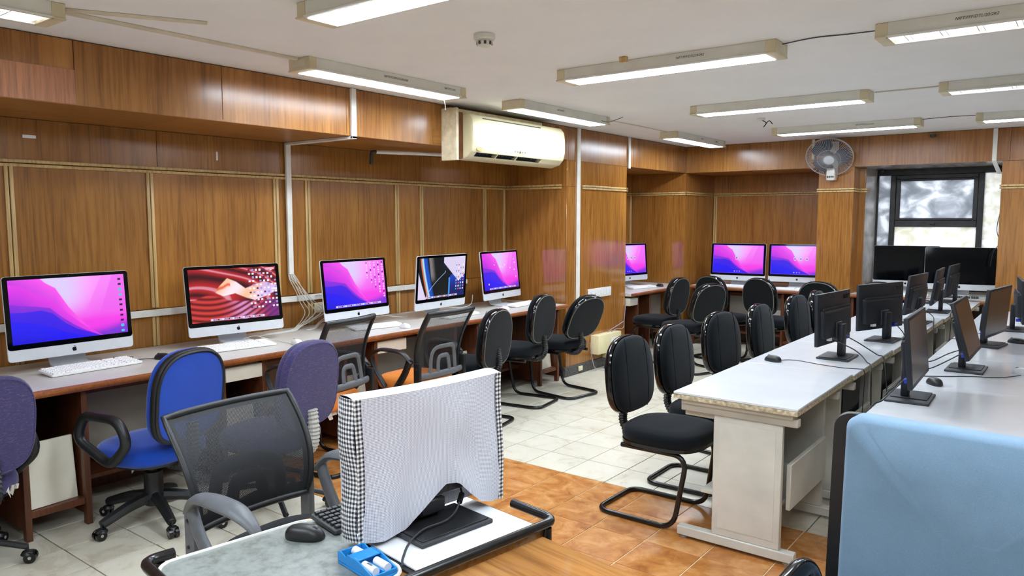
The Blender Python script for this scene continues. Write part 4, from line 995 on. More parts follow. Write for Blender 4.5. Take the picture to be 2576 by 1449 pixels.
for k, y in enumerate((-.020, -.008)): tag(MB().cyl((-.070, y, .0125), (-.034, y, .0125), .004, seg=8).build('pen', 'ink', None, loc=TP, rot=(0, 0, AB)), ('thin black pen against the side of the blue tray', 'thin black pen beside the white capped marker')[k], 'pen')
# covered monitor
cm = thing('covered_monitor', 'black flat monitor on the white board, hidden by a checked cloth', 'monitor', (-1.385, 1.475, .7502), 2.996 + PI / 2)
MB().box(-.125, .125, -.085, .085, 0, .012).build('base_plate', 'dark_plastic', cm, .003, 1)
MB().box(-.115, .115, -.06, .075, .0122, .015).build('base_pad', 'black_plastic', cm, .001, 1)
MB().box(-.035, .035, -.078, -.046, .0155, .0655).build('post', 'black_plastic', cm, .004, 1); MB().box(-.055, .055, -.0455, -.030, .075, .14).build('hinge_block', 'black_plastic', cm, .004, 1); MB().box(-.042, .042, -.044, -.024, .030, .070).build('cable_clip', 'black_plastic', cm, .004, 1)
MB().box(-.245, .245, -.080, -.048, .066, .385).build('panel_case', 'black_plastic', cm, .004, 1)
cv = thing('cloth_cover', 'white and grey checked cloth cover over the foreground monitor', 'cover', (-1.421, 1.481, .752), 2.996 + PI / 2)
# local +y is the rear (towards the viewer), local +x is world... width along x
def hem(u): return float(np.interp(u, [0, .15, .30, .45, .58, .66, .72, .80, .90, 1], [.022, .008, .016, .066, .104, .100, .066, .030, .014, .010]))
tl_ = .05
def covP(u, v, y, back):
    x = (.5 - u) * .505; h0 = hem(1 - u) if False else hem(u); z = (h0 if back else .012) + (.392 - (h0 if back else .012)) * v
    w_ = .009 * math.sin(7 * u + 4 * v) * (1 - v) * v * 2 + .006 * math.sin(9 * u + 3 * v) * (1 - v) + .004 * math.sin(17 * u - 6 * v) * (1 - v) ** .5 + .016 * math.exp(-((u - .72) / .10) ** 2) * (1 - v) ** 2 * math.sin(8 * v + 1)
    z += -.006 * math.sin(u * PI) * (v > .9)
    return Vector((x, y + (w_ if back else 0) + tl_ * .2 * (1 - v), z))
def uvgrid(name, fn, nu, nv, uvfn, material, parent):
    g = MB().grid(fn, nu, nv); me = bpy.data.meshes.new(name); me.from_pydata([tuple(p) for p in g.v], [], g.f); me.materials.append(MT[material])
    ul = me.uv_layers.new(name='UVMap')
    for lp in me.loops:
        i = lp.vertex_index % (nu + 1); j = lp.vertex_index // (nu + 1); ul.data[lp.index].uv = uvfn(i / nu, j / nv)
    me.polygons.foreach_set('use_smooth', [True] * len(me.polygons)); return link(name, me, parent)
uvgrid('rear_sheet', lambda a, b_: covP(a, b_, .012, True), 48, 30, lambda a, b_: (a * .505, b_ * .40), 'gingham_fine', cv)
uvgrid('front_sheet', lambda a, b_: covP(a, b_, -.062, False), 24, 16, lambda a, b_: (a * .505, b_ * .40), 'gingham_fine', cv)
uvgrid('top_strip', lambda a, b_: covP(a, 1, .012, True) * b_ + covP(a, 1, -.062, False) * (1 - b_) + Vector((0, 0, .006 * math.sin(b_ * PI))), 48, 6, lambda a, b_: (a * .505, b_ * .087), 'gingham_fine', cv)
for e in (0, 1):
    def sd(a, b_):
        p = covP(e, b_, .012, True) * a + covP(e, b_, -.062, False) * (1 - a); s_ = 1 if e == 0 else -1
        return p + Vector((s_ * .006 * math.sin(a * PI) + .004 * math.sin(b_ * 11), 0, -.02 * a * 0))
    uvgrid('side_strip', sd, 8, 24, lambda a, b_: (a * .087, b_ * .39), 'gingham_coarse', cv)
    xe = .2525 if e == 0 else -.2525
    uvgrid('edge_binding', lambda a, b_: covP(e, b_, .0135, True) + Vector((-(1 if e == 0 else -1) * (a * .022 - .002), .0015, 0)), 3, 24, lambda a, b_: (a * .024, b_ * .39), 'gingham_coarse', cv)
mc_ = thing('monitor_cable', 'dark grey cable from the covered monitor across the white board', 'cable')
MB().tube(spline([(-1.462, 1.62, .838), (-1.435, 1.612, .822), (-1.408, 1.595, .803), (-1.392, 1.565, .788), (-1.378, 1.53, .774), (-1.365, 1.475, .7705), (-1.372, 1.40, .7705), (-1.350, 1.325, .766), (-1.322, 1.275, .7545), (-1.300, 1.250, .7545), (-1.285, 1.238, .7545)], 8), .0033, 6).build('cord', 'dark_plastic', mc_)
MB().tube([(-1.4075, 1.5945, .8025), (-1.3935, 1.568, .7892)], .0085, 12).build('ferrite', 'black_plastic', mc_)

# ------------------------------------------------------------------ ceiling lamps
def lamp(label, cx_, cy_, along, louvre, note=None, L_=1.33, W_=.18, name='ceiling_lamp'):
    """along = 'x' or 'y'; built with local x along the lamp"""
    t = thing(name, label, 'lamp', (cx_, cy_, ZC), 0 if along == 'x' else D90, 'fluorescent ceiling lamps')
    w = W_ / 2; l = L_ / 2; h = .060
    MB().box(-l + .045, l - .045, -w, -w + .004, -h, -.001).build('side_plate', 'lamp_white', t); MB().box(-l + .045, l - .045, w - .004, w, -h, -.001).build('side_plate', 'lamp_white', t)
    MB().box(-l + .045, l - .045, -w + .0045, w - .0045, -.024, -.001).build('reflector', 'lamp_reflector', t)
    for s in (-1, 1):
        e = MB().prism([(-w - .002, -.001), (w + .002, -.001), (w + .002, -h), (w + .012, -h - .004), (w + .012, -h - .010), (-w - .012, -h - .010), (-w - .012, -h - .004), (-w - .002, -h)], s * (l - .055), s * l, Matrix(((0, 0, 1, 0), (1, 0, 0, 0), (0, 1, 0, 0), (0, 0, 0, 1)))).build('end_cap', 'cream_plastic', t, .002, 1)
        MB().box(s * l - .001, s * l + .002, -w * .6, w * .6, -h * .85, -h * .2).build('knock_out', 'duct_cream', e, .001, 1)
        MB().box(-l + .045, l - .045, s * w - .010, s * w + .010, -h - .010, -h).build('flange', 'lamp_white', t, .002, 1)
    if louvre:
        for s in (-1, 1): MB().tube([(-l + .06, s * .038, -.040), (l - .06, s * .038, -.040)], .012, 10).build('tube', 'lamp_glow_dim', t)
        me = MB().prism([(-w + .012, -h - .006), (w - .012, -h - .006), (w - .012, -.030), (.06, -.053), (-.06, -.053), (-w + .012, -.030)], -.002, .002, Matrix(((0, 0, 1, 0), (1, 0, 0, 0), (0, 1, 0, 0), (0, 0, 0, 1)))).mesh('blade'); me.materials.append(MT['lamp_white'])
        n = 17
        for k in range(n): link('louvre_blade', me, t, (-l + .09 + k * (L_ - .18) / (n - 1), 0, 0), (0, R(22 if k % 2 else -22), 0))
    else:
        MB().box(-l + .056, l - .056, -w + .012, w - .012, -h - .012, -h + .002).build('diffuser', 'lamp_glow', t, .002, 1)
    if note:
        for s, dx in note: text('handwriting', s, .018, 'ink', t, (dx, -w - .0008, -.028), (PI / 2, 0, 0), .25, .0002)
    return t
lamp('ceiling lamp with handwritten code over the chair row, white diffuser', -1.975, 3.98, 'x', False, [('NIFT/FFF/DTL/19/2R2', .20)])
lamp('ceiling lamp with open louvre blades over the right table row, handwritten code', -.185, 3.975, 'x', True, [('NIFT/FFF/DTL/20/2R2', -.26)])
lamp('second ceiling lamp over the chair row, counted from the covered monitor', -1.955, 5.865, 'x', False)
lamp('third ceiling lamp over the chair row, next to the back beam', -1.93, 7.745, 'x', False, [('NIFT/FFF/DTL/22/2R2', .2)])
lamp('second ceiling lamp over the right table row', -.19, 5.86, 'x', True)
lamp('third ceiling lamp over the right table row', -.175, 7.745, 'x', False)
lamp('ceiling lamp above the covered monitor', -2.03, 2.12, 'x', False)
lamp('ceiling lamp above the steel-blue chair', -.19, 2.12, 'x', False, name='ceiling_lamp_offscreen')
lamp('ceiling lamp of the nearest row, beside the louvred left aisle lamp', -2.0, .24, 'x', False, name='ceiling_lamp_offscreen'); lamp('ceiling lamp of the nearest row, in line with the right table row', -.19, .24, 'x', False, name='ceiling_lamp_offscreen')
lamp('ceiling lamp over the left aisle, between the air conditioner and the louvred lamp', -3.595, 3.375, 'y', False, [('NIFT/DTL/FFF/DTL/R2/1R8', .0), ('NIFT/DTL/2R2', .5)])
lamp('ceiling lamp in front of the air conditioner', -3.565, 5.30, 'y', False, [('NIFT/FFF/DTL', -.12)])
lamp('ceiling lamp over the left aisle near the back beam', -3.55, 7.96, 'y', False, [('NIFT/FFF', 0), ('DTL/2R2', .4)])
lamp('ceiling lamp with open louvre blades over the left aisle', -3.575, .78, 'y', True)
# ceiling cable ducts and other small ceiling things
def duct(label, p0, p1, w=.022, h=.012, m='duct_cream', name='cable_duct'):
    p0 = Vector(p0); p1 = Vector(p1); d = (p1 - p0); n = Vector((-d.y, d.x, 0)).normalized() * w / 2; b_ = MB()
    v = [p0 - n, p0 + n, p1 + n, p1 - n]; b_.add(v + [q - Vector((0, 0, h)) for q in v], [(0, 1, 2, 3), (7, 6, 5, 4), (0, 4, 5, 1), (1, 5, 6, 2), (2, 6, 7, 3), (3, 7, 4, 0)])
    return tag(b_.build(name, m, None, .002, 1), label, 'cable duct')
duct('long cream ceiling duct joining two lamps over the left aisle', (-3.60, 1.46, ZC - .0005), (-3.60, 2.70, ZC - .0005), .028, .014)
duct('short cream ceiling duct branching off to nowhere', (-3.56, 1.47, ZC - .0005), (-3.28, 1.97, ZC - .0005), .026, .012)
duct('thin cream ceiling duct past the air conditioner', (-3.56, 5.98, ZC - .0005), (-3.56, 7.28, ZC - .0005), .014, .008)
duct('thin cream ceiling duct between the two second lamps', (-1.28, 5.93, ZC - .0005), (-.86, 5.93, ZC - .0005), .014, .008)
cable('ceiling_wire', [(-1.31, 3.98, ZC - .012), (-1.15, 3.97, ZC - .004), (-1.0, 3.985, ZC - .006), (-.85, 3.97, ZC - .012)], .003, 'dark_plastic', 'dark wires between the two handwritten lamps')
cable('ceiling_wire', [(-1.26, 7.72, ZC - .012), (-1.05, 7.74, ZC - .004), (-.85, 7.72, ZC - .01)], .003, 'dark_plastic', 'dark wire between the lamps next to the back beam')
cable('lamp_wire', [(-3.52, 5.78, ZC - .02), (-3.46, 5.85, ZC - .05), (-3.45, 5.93, ZC - .045), (-3.40, 5.98, ZC - .02), (-3.36, 6.0, ZC - .004)], .0025, 'dark_plastic', 'loose wire tangle at the end of the lamp in front of the air conditioner')
cable('pull_string', [(-3.60, 3.92, ZC - .088), (-3.595, 3.925, ZC - .12), (-3.60, 3.93, ZC - .15)], .0018, 'cable_white', 'white string hanging from the lamp near the air conditioner')
sd_ = thing('smoke_detector', 'round white smoke detector on the ceiling', 'smoke detector', (-2.42, 2.93, ZC))
MB().lathe([(.052, -.001), (.053, -.022), (.049, -.028), (.040, -.030)], 28).build('base', 'lamp_white', sd_)
MB().lathe([(.034, -.0305), (.038, -.040), (.032, -.055), (.020, -.060), (.006, -.061)], 24).build('sensor_head', 'lamp_white', sd_)
for k in range(8): 
    a = k * PI / 4; MB().box(-.006, .006, -.0015, .0015, -.052, -.036, Matrix.Rotation(a, 4, 'Z') @ Matrix.Translation((0, -.0375, 0))).build('slot', 'dark_plastic', sd_)
hk = thing('ceiling_rose', 'small white ceiling rose with dangling black wire', 'ceiling fitting', (-2.416, 6.84, ZC))
MB().lathe([(.035, -.001), (.035, -.014), (.028, -.022)], 18).build('plate', 'lamp_white', hk); MB().tube(spline([(.01, 0, -.02), (.05, -.01, -.05), (.03, -.02, -.085), (.07, 0, -.03), (.10, .01, -.06)], 6), .004, 6).build('wire', 'cable_black', hk)
tag(MB().prism([(-.020, 0), (.020, 0), (.024, .03), (-.024, .03)], -.012, .012, Matrix.Translation((-2.13, 3.80, ZC - .0305))@ MXZ).build('wooden_plug', 'moulding_wood', None, .002), 'tiny wooden plug on the ceiling beside a lamp', 'plug')
tag(MB().lathe([(.030, 0), (.030, -.012), (.022, -.025), (.012, -.03)], 16, Matrix.Translation((-1.36, 8.985, ZC - .03))).build('ceiling_sensor', 'dark_plastic'), 'small dark sensor under the ceiling at the back beam', 'sensor')

# ------------------------------------------------------------------ vertical and wall ducts, wiring, switch boards
d1 = thing('wall_duct', 'white cable duct running down the beam and the left wall', 'cable duct')
MB().box(XB + .001, XB + .022, 3.53, 3.575, ZB - .02, ZC - .002).build('beam_run', 'duct_white', d1, .003, 1)
q0, q1 = Vector((XB + .01, 3.5525, ZB)), Vector((XL + .035, 3.50, ZB))
MB().box(XL + .025, XB + .022, 3.53, 3.575, ZB - .021, ZB - .0005).build('soffit_run', 'duct_white', d1, .003, 1)
MB().box(XL + .013, XL + .036, 3.53, 3.575, 1.17, ZB - .001).build('wall_run', 'duct_white', d1, .003, 1)
hz = thing('wall_trunking', 'white horizontal trunking along the left wall behind the computers', 'trunking')
for a, b_ in ((-.4, 1.2), (1.202, 3.6), (3.602, 4.75), (4.752, 5.62)): MB().box(XL + .013, XL + .033, a, b_, .955, 1.0).build('trunking_length', 'duct_white', hz, .003, 1)
d2 = thing('wall_duct', 'tall white duct down the face of the left column', 'cable duct')
MB().box(XB + .001, XB + .020, 6.445, 6.495, .60, ZC - .002).build('duct_run', 'duct_white', d2, .003, 1)
d3 = thing('wall_duct', 'short white duct on the beam past the left column', 'cable duct'); MB().box(XB + .001, XB + .018, 7.49, 7.535, ZB - .02, ZC - .002).build('duct_run', 'duct_white', d3, .003, 1)
d4 = thing('wall_duct', 'white duct down the back beam beside the window', 'cable duct'); MB().box(-.83, -.79, YB - .018, YB - .001, ZB - .0, ZC - .002).build('duct_run', 'duct_white', d4, .003, 1)
MB().add([(-.83, YB - .018, ZB), (-.79, YB - .018, ZB), (-.75, YB + .12, ZB - .12), (-.79, YB + .12, ZB - .12), (-.83, YB - .001, ZB), (-.79, YB - .001, ZB), (-.75, YB + .14, ZB - .12), (-.79, YB + .14, ZB - .12)], [(0, 1, 2, 3), (7, 6, 5, 4), (0, 4, 5, 1), (1, 5, 6, 2), (2, 6, 7, 3), (3, 7, 4, 0)]).build('bend', 'duct_white', d4)
d5 = thing('wall_duct', 'short white duct on the back beam beside the fan', 'cable duct'); MB().box(-2.585, -2.555, YB - .016, YB - .001, ZB + .1, ZC - .002).build('duct_run', 'duct_cream', d5, .003, 1)
# bundle of pale cables falling out of the duct
for k in range(7):      # strands leave the duct side by side and stay in their own layers
    e = .009 * k; b_ = (.02, .12, .05, .16, .09, .19, .14)[k]
    cable('network_cable', [(XL + .0165 + .0028 * k, 3.5345 + .0063 * k, 1.172), (XL + .034 + e * .8, 3.536 + .0068 * k, 1.125), (XL + .046 + e, 3.57 + b_ * .3, 1.04), (XL + .050 + e, 3.60 + b_ * .6, .95), (XL + .056 + e, 3.63 + b_, .87), (XL + .066 + e, 3.60 + b_ * .5, .81), (XL + .095 + e, 3.54, ZT + .020), (XL + .135 + e, 3.47, ZT + .0034), (XL + .160 + e, 3.36, ZT + .0034), (XL + .160 + e, 3.24 - .02 * k, ZT + .0034)], .003, 'cable_white', 'pale grey network cable in the bundle dropping out of the wall duct', 'cable', 'cable bundle below the wall duct', 6)
for k in range(3):
    e = .013 * k
    cable('network_cable', [(XL + .0325, 3.77 + .022 * k, .985), (XL + .060 + e * .6, 3.782 + .026 * k, .995), (XL + .105 + e, 3.805 + .034 * k, .98), (XL + .122 + e, 3.825 + .04 * k, .91), (XL + .126 + e, 3.80 + .03 * k, .83), (XL + .150 + e, 3.70, .785), (XL + .200 + e, 3.62, ZT + .0052), (XL + .235 + e, 3.52, ZT + .0036)], .0034, 'cable_white', ('pale cable with the tightest loop past the wall socket', 'pale cable with the middle loop past the wall socket', 'pale cable with the widest loop past the wall socket')[k], 'cable', 'looping cables below the wall duct', 6)
cable('desk_cable', [(-4.42, 3.50, ZT + .003), (-4.45, 3.58, ZT + .003), (-4.43, 3.66, ZT + .003), (-4.455, 3.72, ZT + .003)], .003, 'cable_white', 'thin white cable on the worktop behind the first orange mesh chair')
cable('desk_cable', [(-4.72, 4.1, ZT + .01), (-4.66, 4.22, ZT + .05), (-4.64, 4.34, ZT + .03), (-4.6, 4.5, ZT + .005), (-4.7, 4.62, ZT + .005)], .0035, 'cable_white', 'white cable arching between the icon-grid computer and the arc wallpaper computer')
cable('desk_cable', [(-4.72, 5.12, ZT + .03), (-4.66, 5.26, ZT + .01), (-4.64, 5.4, ZT + .03), (-4.7, 5.5, ZT + .11)], .004, 'cable_white', 'white cable sagging beside the computer next to the column')
cable('mouse_cable', [(-4.43, 2.24, ZT + .006), (-4.50, 2.12, ZT + .006), (-4.58, 2.18, ZT + .006), (-4.66, 2.10, ZT + .006)], .0022, 'cable_black', 'black cord of the black mouse at the left end')
cable('mouse_cable', [(-4.21, 3.05, ZT + .004), (-4.26, 3.08, ZT + .0025), (-4.36, 3.09, ZT + .0025), (-4.5, 3.12, ZT + .0025)], .0022, 'cable_white', 'white cord of the mouse behind the purple chair')
cable('mouse_cable', [(-4.175, 4.12, ZT + .004), (-4.22, 4.19, ZT + .0025), (-4.30, 4.25, ZT + .0025), (-4.48, 4.22, ZT + .0025)], .0022, 'cable_white', 'white cord of the mouse between the orange mesh chairs')
cable('keyboard_cable', [(-4.52, 2.9, ZT + .03), (-4.46, 2.95, ZT + .05), (-4.40, 3.03, ZT + .02), (-4.3, 3.1, ZT + .004)], .0022, 'cable_white', 'white cord over the canyon computer keyboard')
def socket(label, x, y, z, axis='x', w=.05, h=.08, m='socket_cream', n=1, sw=True, group=None):
    t = thing('socket_plate', label, 'socket', (x, y, z), 0, group)
    MB().box(0, .014, -w / 2, w / 2, -h / 2, h / 2).build('plate', m, t, .003, 1)
    for k in range(n):
        yy = (k - (n - 1) / 2) * (w / n)
        MB().box(.0142, .018, yy - w / n * .3, yy + w / n * .3, -h * .28, h * .28).build('rocker' if sw else 'outlet', 'white_plastic', t, .001, 1)
    return t
socket('white multi-switch board on the left column', XB, 6.91, .812, w=.465, h=.098, m='white_plastic', n=8)
socket('cream socket with plugged wires beside the column duct', XB, 6.40, .66, w=.05, h=.09)
socket('small cream socket on the wall under the cable bundle', XL, 3.82, .885, w=.08, h=.08)
socket('cream socket low on the column skirting', XB + .013, 6.52, .055, w=.07, h=.05)
jb = thing('junction_box', 'cream junction box low on the left column', 'junction box', (XB + .002, 6.98, .10)); MB().box(0, .10, -.24, .24, .07, .27).build('box', 'socket_cream', jb, .006, 2); MB().box(.1005, .106, .02, .16, .10, .22).build('cover', 'white_plastic', jb, .002, 1)
jb = thing('junction_box', 'small cream box under the junction box on the column', 'junction box', (XB + .002, 7.08, .02)); MB().box(0, .06, -.10, .12, .0805, .145).build('box', 'socket_cream', jb, .004, 2)
cable('column_wire', [(XB + .01, 7.47, .62), (XB + .012, 7.44, .46), (XB + .014, 7.40, .44), (XB + .02, 7.25, .41), (XB + .03, 7.05, .374)], .005, 'cable_lilac', 'lilac-grey wire drooping from the column edge to the junction box', 'wire')
cable('column_wire', [(XB + .028, 7.41, .452), (XB + .034, 7.38, .38), (XB + .040, 7.22, .385), (XB + .050, 7.10, .373)], .004, 'cable_lilac', 'second lilac wire looping at the junction box', 'wire')
cable('floor_wire', [(XB + .02, 6.70, .30), (XB + .04, 6.72, .12), (XB + .08, 6.74, .02), (XB + .20, 6.85, .008), (XB + .22, 7.0, .008)], .004, 'cable_lilac', 'grey wire falling from the column to the floor', 'wire')
tag(MB().box(-.03, .03, -.04, .04, 0, .045).build('power_adapter', 'black_plastic', None, .006, 2, loc=(XB + .10, 6.93, .001), rot=(0, 0, .4)), 'black plug adapter on the floor by the column', 'adapter')
s2 = socket('white double socket under the back worktop', -2.95, 0, .30, w=.2, h=.1, m='white_plastic', n=3); s2.location = (-2.98, 9.2995, .42); s2.rotation_euler = (0, 0, -D90)
# tape scraps on the wall
for (y, z, w_, h_, r_) in ((1.80, 2.07, .07, .018, .1), (2.98, 2.035, .012, .06, 0)): tag(MB().box(XL, XL + .0012, y - w_ / 2, y + w_ / 2, z - h_ / 2, z + h_ / 2).build('tape_scrap', 'paper_white'), 'white tape scrap stuck %s on the upper left wall' % ('flat' if w_ > h_ else 'upright'), 'tape')

# ------------------------------------------------------------------ air conditioner
ac = thing('air_conditioner', 'cream wall air conditioner on the left beam', 'air conditioner', (XB + .004, 4.50, 2.075))
N0 = [(.178, .018), (.188, .028), (.198, .038), (.208, .048)]; N1 = [(.178, .018), (.135, .030), (.165, .075), (.208, .048)]
pr = lambda nt: [(0, 0), (.09, -.012), (.17, .01)] + nt + [(.215, .055), (.232, .12), (.232, .24), (.222, .31), (.195, .345), (.15, .355), (0, .355)]
Mx = Matrix(((1, 0, 0, 0), (0, 0, 1, 0), (0, 1, 0, 0), (0, 0, 0, 1)))
rg = []
for y, k, nt in ((.07, .94, N0), (.078, .985, N0), (.095, 1, N0), (.1295, 1, N0), (.13, 1, N1), (1.05, 1, N1), (1.0505, 1, N0), (1.36, 1, N0), (1.385, .97, N0), (1.395, .90, N0)):
    rg.append([Vector((a * (k if a > .1 else 1), y, .17 + (b_ - .17) * k)) for a, b_ in pr(nt)])
MB().loft(rg).build('body', 'ac_cream', ac, ang=35)
MB().box(0, .16, -.045, -.015, -.02, .385).build('backing_board', 'ac_frame', ac, .003, 1); MB().box(0, .13, -.0148, .069, .0, .36).build('brown_board', 'brown_board', ac, .002, 1)
MB().box(0, .10, -.04, 1.2, .3555, .39).build('top_board', 'ac_frame', ac, .003, 1)
LN = [(.1768, .0192), (.1372, .0312), (.1658, .0732), (.2064, .0472)]
ol_ = MB().add([(a, y, b_) for y in (.131, 1.049) for a, b_ in LN], [(0, 1, 5, 4), (1, 2, 6, 5), (2, 3, 7, 6)]).build('outlet_lining', 'dark_plastic', ac)
for y in (.131, .41, .68, 1.037): MB().add([(a, yy, b_) for yy in (y, y + .012) for a, b_ in LN], [(3, 2, 1, 0), (4, 5, 6, 7), (0, 1, 5, 4), (1, 2, 6, 5), (2, 3, 7, 6), (3, 0, 4, 7)]).build('outlet_divider', 'ac_cream', ac)
for k in range(17): MB().box(.152, .184, .165 + k * .05, .168 + k * .05, .036, .056).build('deflector', 'grey_plastic', ol_)
MB().box(.222, .226, .2, 1.0, .315, .322).build('intake_gap_shade', 'dark_plastic', ac)  # flat strip, its dark colour stands in for shade inside the intake gap
for k in range(5): MB().lathe([(.007 if k != 2 else .012, 0), (.005, .002)], 12, Matrix.Translation((.2325, .62 + k * .035, .085)) @ Matrix.Rotation(PI / 2, 4, 'Y')).build('indicator', 'dark_plastic', ac)
MB().prism([(x * 1.0, z) for x, z in sell(.07, .03, 2.2, 20)], 0, .002, Matrix.Translation((.224, .16, .075)) @ Matrix(((0, 0, 1, 0), (1, 0, 0, 0), (0, 1, 0, 0), (0, 0, 0, 1)))).build('badge', 'moulding_wood', ac)
pp = thing('drain_pipe', 'white drain pipe with elbow under the air conditioner', 'pipe')
MB().tube(spline([(XB - .08, 5.25, ZB - .03), (XB - .18, 4.95, ZB - .035), (-4.42, 4.55, ZB - .04), (-4.60, 4.20, ZB - .04)], 6), .016, 10).build('pipe', 'duct_white', pp); MB().tube(fillet([(-4.60, 4.20, ZB - .04), (-4.615, 4.16, ZB - .04), (-4.615, 4.155, ZB - .14)], .02, 4), .013, 10).build('elbow', 'dark_plastic', pp)

# ------------------------------------------------------------------ wall fan
fn = thing('wall_fan', 'grey wall fan with wire guard on the back column', 'fan', (-2.335, 8.80, 2.275))
ax = Vector((.10, -.74, -.60)).normalized(); Mf = ax.to_track_quat('Z', 'Y').to_matrix().to_4x4()
MB().box(-.045, .045, .17, .20, -.22, .18).build('wall_plate', 'fan_white', fn, .006, 2)
MB().box(-.045, .045, .06, .172, -.255, -.12).build('switch_box', 'fan_white', fn, .012, 2)
for k in range(4): MB().box(-.034 + k * .019, -.022 + k * .019, .055, .062, -.225, -.205).build('button', 'dark_plastic', fn)
MB().tube([(0, .17, .05), (0, .12, .10), Vector((0, 0, 0)) - ax * .12], .03, 10).build('neck', 'fan_white', fn)
MB().lathe([(.02, -.17), (.055, -.16), (.07, -.10), (.06, -.04), (.02, -.035)], 20, Mf).build('motor_housing', 'fan_white', fn)
gd = MB()
for r_, z_ in ((.245, 0), (.243, .012), (.12, .052), (.06, .062)): gd.tube([Mf @ Vector((r_ * math.cos(2 * PI * k / 40), r_ * math.sin(2 * PI * k / 40), z_)) for k in range(40)], .004 if r_ > .2 else .0022, 5, True)
for k in range(72):
    a = 2 * PI * k / 72; c, s_ = math.cos(a), math.sin(a)
    gd.tube([Mf @ Vector((c * r_, s_ * r_, z_)) for r_, z_ in ((.245, .006), (.22, .030), (.12, .053), (.055, .062))], .0016, 4)
    gd.tube([Mf @ Vector((c * r_, s_ * r_, z_)) for r_, z_ in ((.245, .0), (.20, -.035), (.06, -.06))], .0011, 4) if k % 2 == 0 else None
g_ = gd.build('wire_guard', 'wire_grey', fn)
MB().lathe([(.055, .058), (.055, .066), (.04, .074), (.015, .078)], 24, Mf).build('guard_badge', 'silver', fn)
for k in range(3):
    a0 = 2 * PI * k / 3
    def bl_(u, v, a0=a0):
        r_ = .04 + .17 * u; a = a0 + (v - .5) * (1.1 + .5 * math.sin(u * PI)); return Mf @ Vector((r_ * math.cos(a), r_ * math.sin(a), .02 * (v - .5) * 2 - .005))
    MB().grid(bl_, 8, 8).build('blade', 'fan_grey', fn, ang=80)
MB().lathe([(.045, -.03), (.045, .015), (.03, .03), (.01, .034)], 20, Mf).build('hub', 'fan_grey', fn)

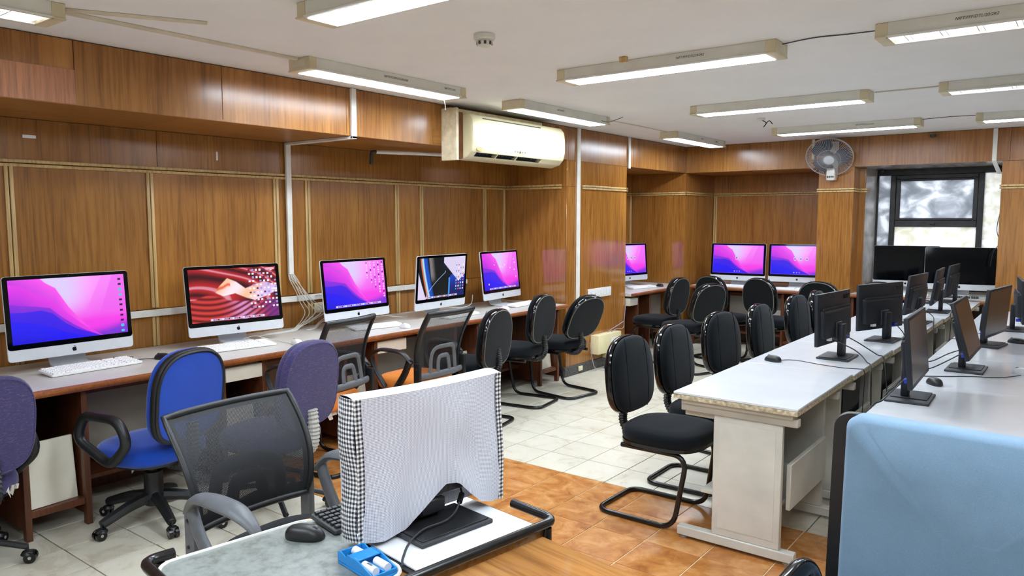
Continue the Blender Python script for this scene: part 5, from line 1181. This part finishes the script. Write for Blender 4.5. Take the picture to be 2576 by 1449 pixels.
# ------------------------------------------------------------------ cables on the white tables
def mp(base, yaw, z0, which):      # plug positions on a monitor's back: 'video' or 'power'
    lx, ly, dz = (-.1375, -.012, .022) if which == 'video' else (.075, -.036, .030)
    q = Matrix.Rotation(yaw + PI / 2, 4, 'Z') @ Vector((lx, ly, 0)); return (base[0] + q.x, base[1] + q.y, z0 + dz)
A1, A2, A3, A4 = ((-1.165, 4.80), 3.038, .845), ((-1.087, 5.68), 2.791, .834), ((-1.065, 6.80), 3.059, .84), ((-1.042, 7.708), 3.181, .836)
B1, B2, B3 = ((-.648, 3.896), .031, .849), ((-.528, 4.844), -.004, .848), ((-.523, 5.865), -.15, .828)
ct = [('black cable from the first acer monitor over the table edge', [mp(*A1, 'power'), (-1.09, 4.72, .835), (-1.03, 4.71, .80), (-.99, 4.68, ZT + .012), (-.962, 4.64, ZT + .004), (-.948, 4.60, ZT - .05), (-.92, 4.50, .52), (-.89, 4.42, .36), (-.875, 4.413, .28)]),
      ('blue-plugged black cable from the first acer monitor', [mp(*A1, 'video'), (-1.10, 4.945, .835), (-1.03, 4.98, .785), (-.99, 4.98, ZT + .008), (-.962, 4.97, ZT + .004), (-.946, 4.95, ZT - .05), (-.91, 4.86, .55), (-.88, 4.78, .41), (-.87, 4.74, .383)]),
      ('thin black mouse cord across the first white tables', [(-1.43, 4.475, ZT + .004), (-1.36, 4.54, ZT + .0025), (-1.22, 4.50, ZT + .0025), (-1.08, 4.47, ZT + .0025), (-.99, 4.49, ZT + .0025), (-.962, 4.475, ZT + .002), (-.952, 4.46, ZT - .05), (-.945, 4.40, .5)]),
      ('black cable from the swivelled monitor', [mp(*A2, 'video'), (-1.0, 5.80, .80), (-.98, 5.74, ZT + .010), (-.950, 5.62, ZT + .004), (-.934, 5.55, ZT - .05), (-.91, 5.42, .5), (-.88, 5.345, .30)]),
      ('black cable from the third monitor of the chair row', [mp(*A3, 'video'), (-.99, 6.96, .80), (-.965, 6.85, ZT + .008), (-.938, 6.66, ZT + .004), (-.922, 6.58, ZT - .05), (-.90, 6.47, .5), (-.88, 6.395, .30)]),
      ('black cable from the fourth monitor of the chair row', [mp(*A4, 'video'), (-.965, 7.82, .80), (-.945, 7.65, ZT + .008), (-.925, 7.45, ZT + .004), (-.910, 7.36, ZT - .05), (-.89, 7.2, .35), (-.87, 7.05, .004), (-.86, 6.95, .004)]),
      ('black cable pair end hanging from the slim right monitor', [mp(*B1, 'video'), (-.675, 3.73, .82), (-.71, 3.69, .775), (-.737, 3.64, ZT + .005), (-.752, 3.60, ZT - .05), (-.79, 3.50, .40), (-.82, 3.42, .004), (-.83, 3.34, .004)]),
      ('black cable dropping behind the slim right monitor', [mp(*B1, 'power'), (-.68, 3.985, .83), (-.715, 3.97, .785), (-.738, 3.94, ZT + .005), (-.754, 3.91, ZT - .05), (-.80, 3.82, .40), (-.84, 3.72, .004), (-.85, 3.62, .004)]),
      ('black cable from the leaning right monitor', [mp(*B2, 'video'), (-.585, 4.70, .82), (-.66, 4.66, .775), (-.736, 4.60, ZT + .005), (-.751, 4.57, ZT - .05), (-.79, 4.53, .5), (-.82, 4.50, .383)]),
      ('second black cable from the leaning right monitor', [mp(*B2, 'power'), (-.60, 4.92, .83), (-.68, 4.90, .78), (-.737, 4.87, ZT + .005), (-.752, 4.85, ZT - .05), (-.79, 4.87, .3), (-.82, 4.92, .004), (-.83, 5.0, .004)]),
      ('thin mouse cord across the right row table', [(-.255, 4.825, ZT + .004), (-.34, 4.70, ZT + .0025), (-.46, 4.64, ZT + .0025), (-.60, 4.54, ZT + .0025), (-.69, 4.48, ZT + .0025), (-.738, 4.46, ZT + .002), (-.748, 4.45, ZT - .05), (-.755, 4.43, .5)]),
      ('thin cord behind the monitor with broad grey screen', [mp(*B3, 'power'), (-.60, 5.99, .80), (-.66, 6.02, ZT + .006), (-.737, 6.0, ZT + .003), (-.748, 5.98, ZT - .05), (-.76, 5.95, .5)])]
for lb, p in ct: cable('table_cable', p, .0035 if 'thin' not in lb else .0022, 'cable_black', lb)
tag(MB().tube(spline([(-.7425, YB + .3, 1.75), (-.775, YB + .25, 1.5), (-.7425, YB + .2, 1.35), (-.79, YB + .2, 1.25), (-.81, YB + .2, 1.1)], 6), .004, 6).build('window_wire', 'cable_black'), 'dark wires hanging beside the window', 'wire')
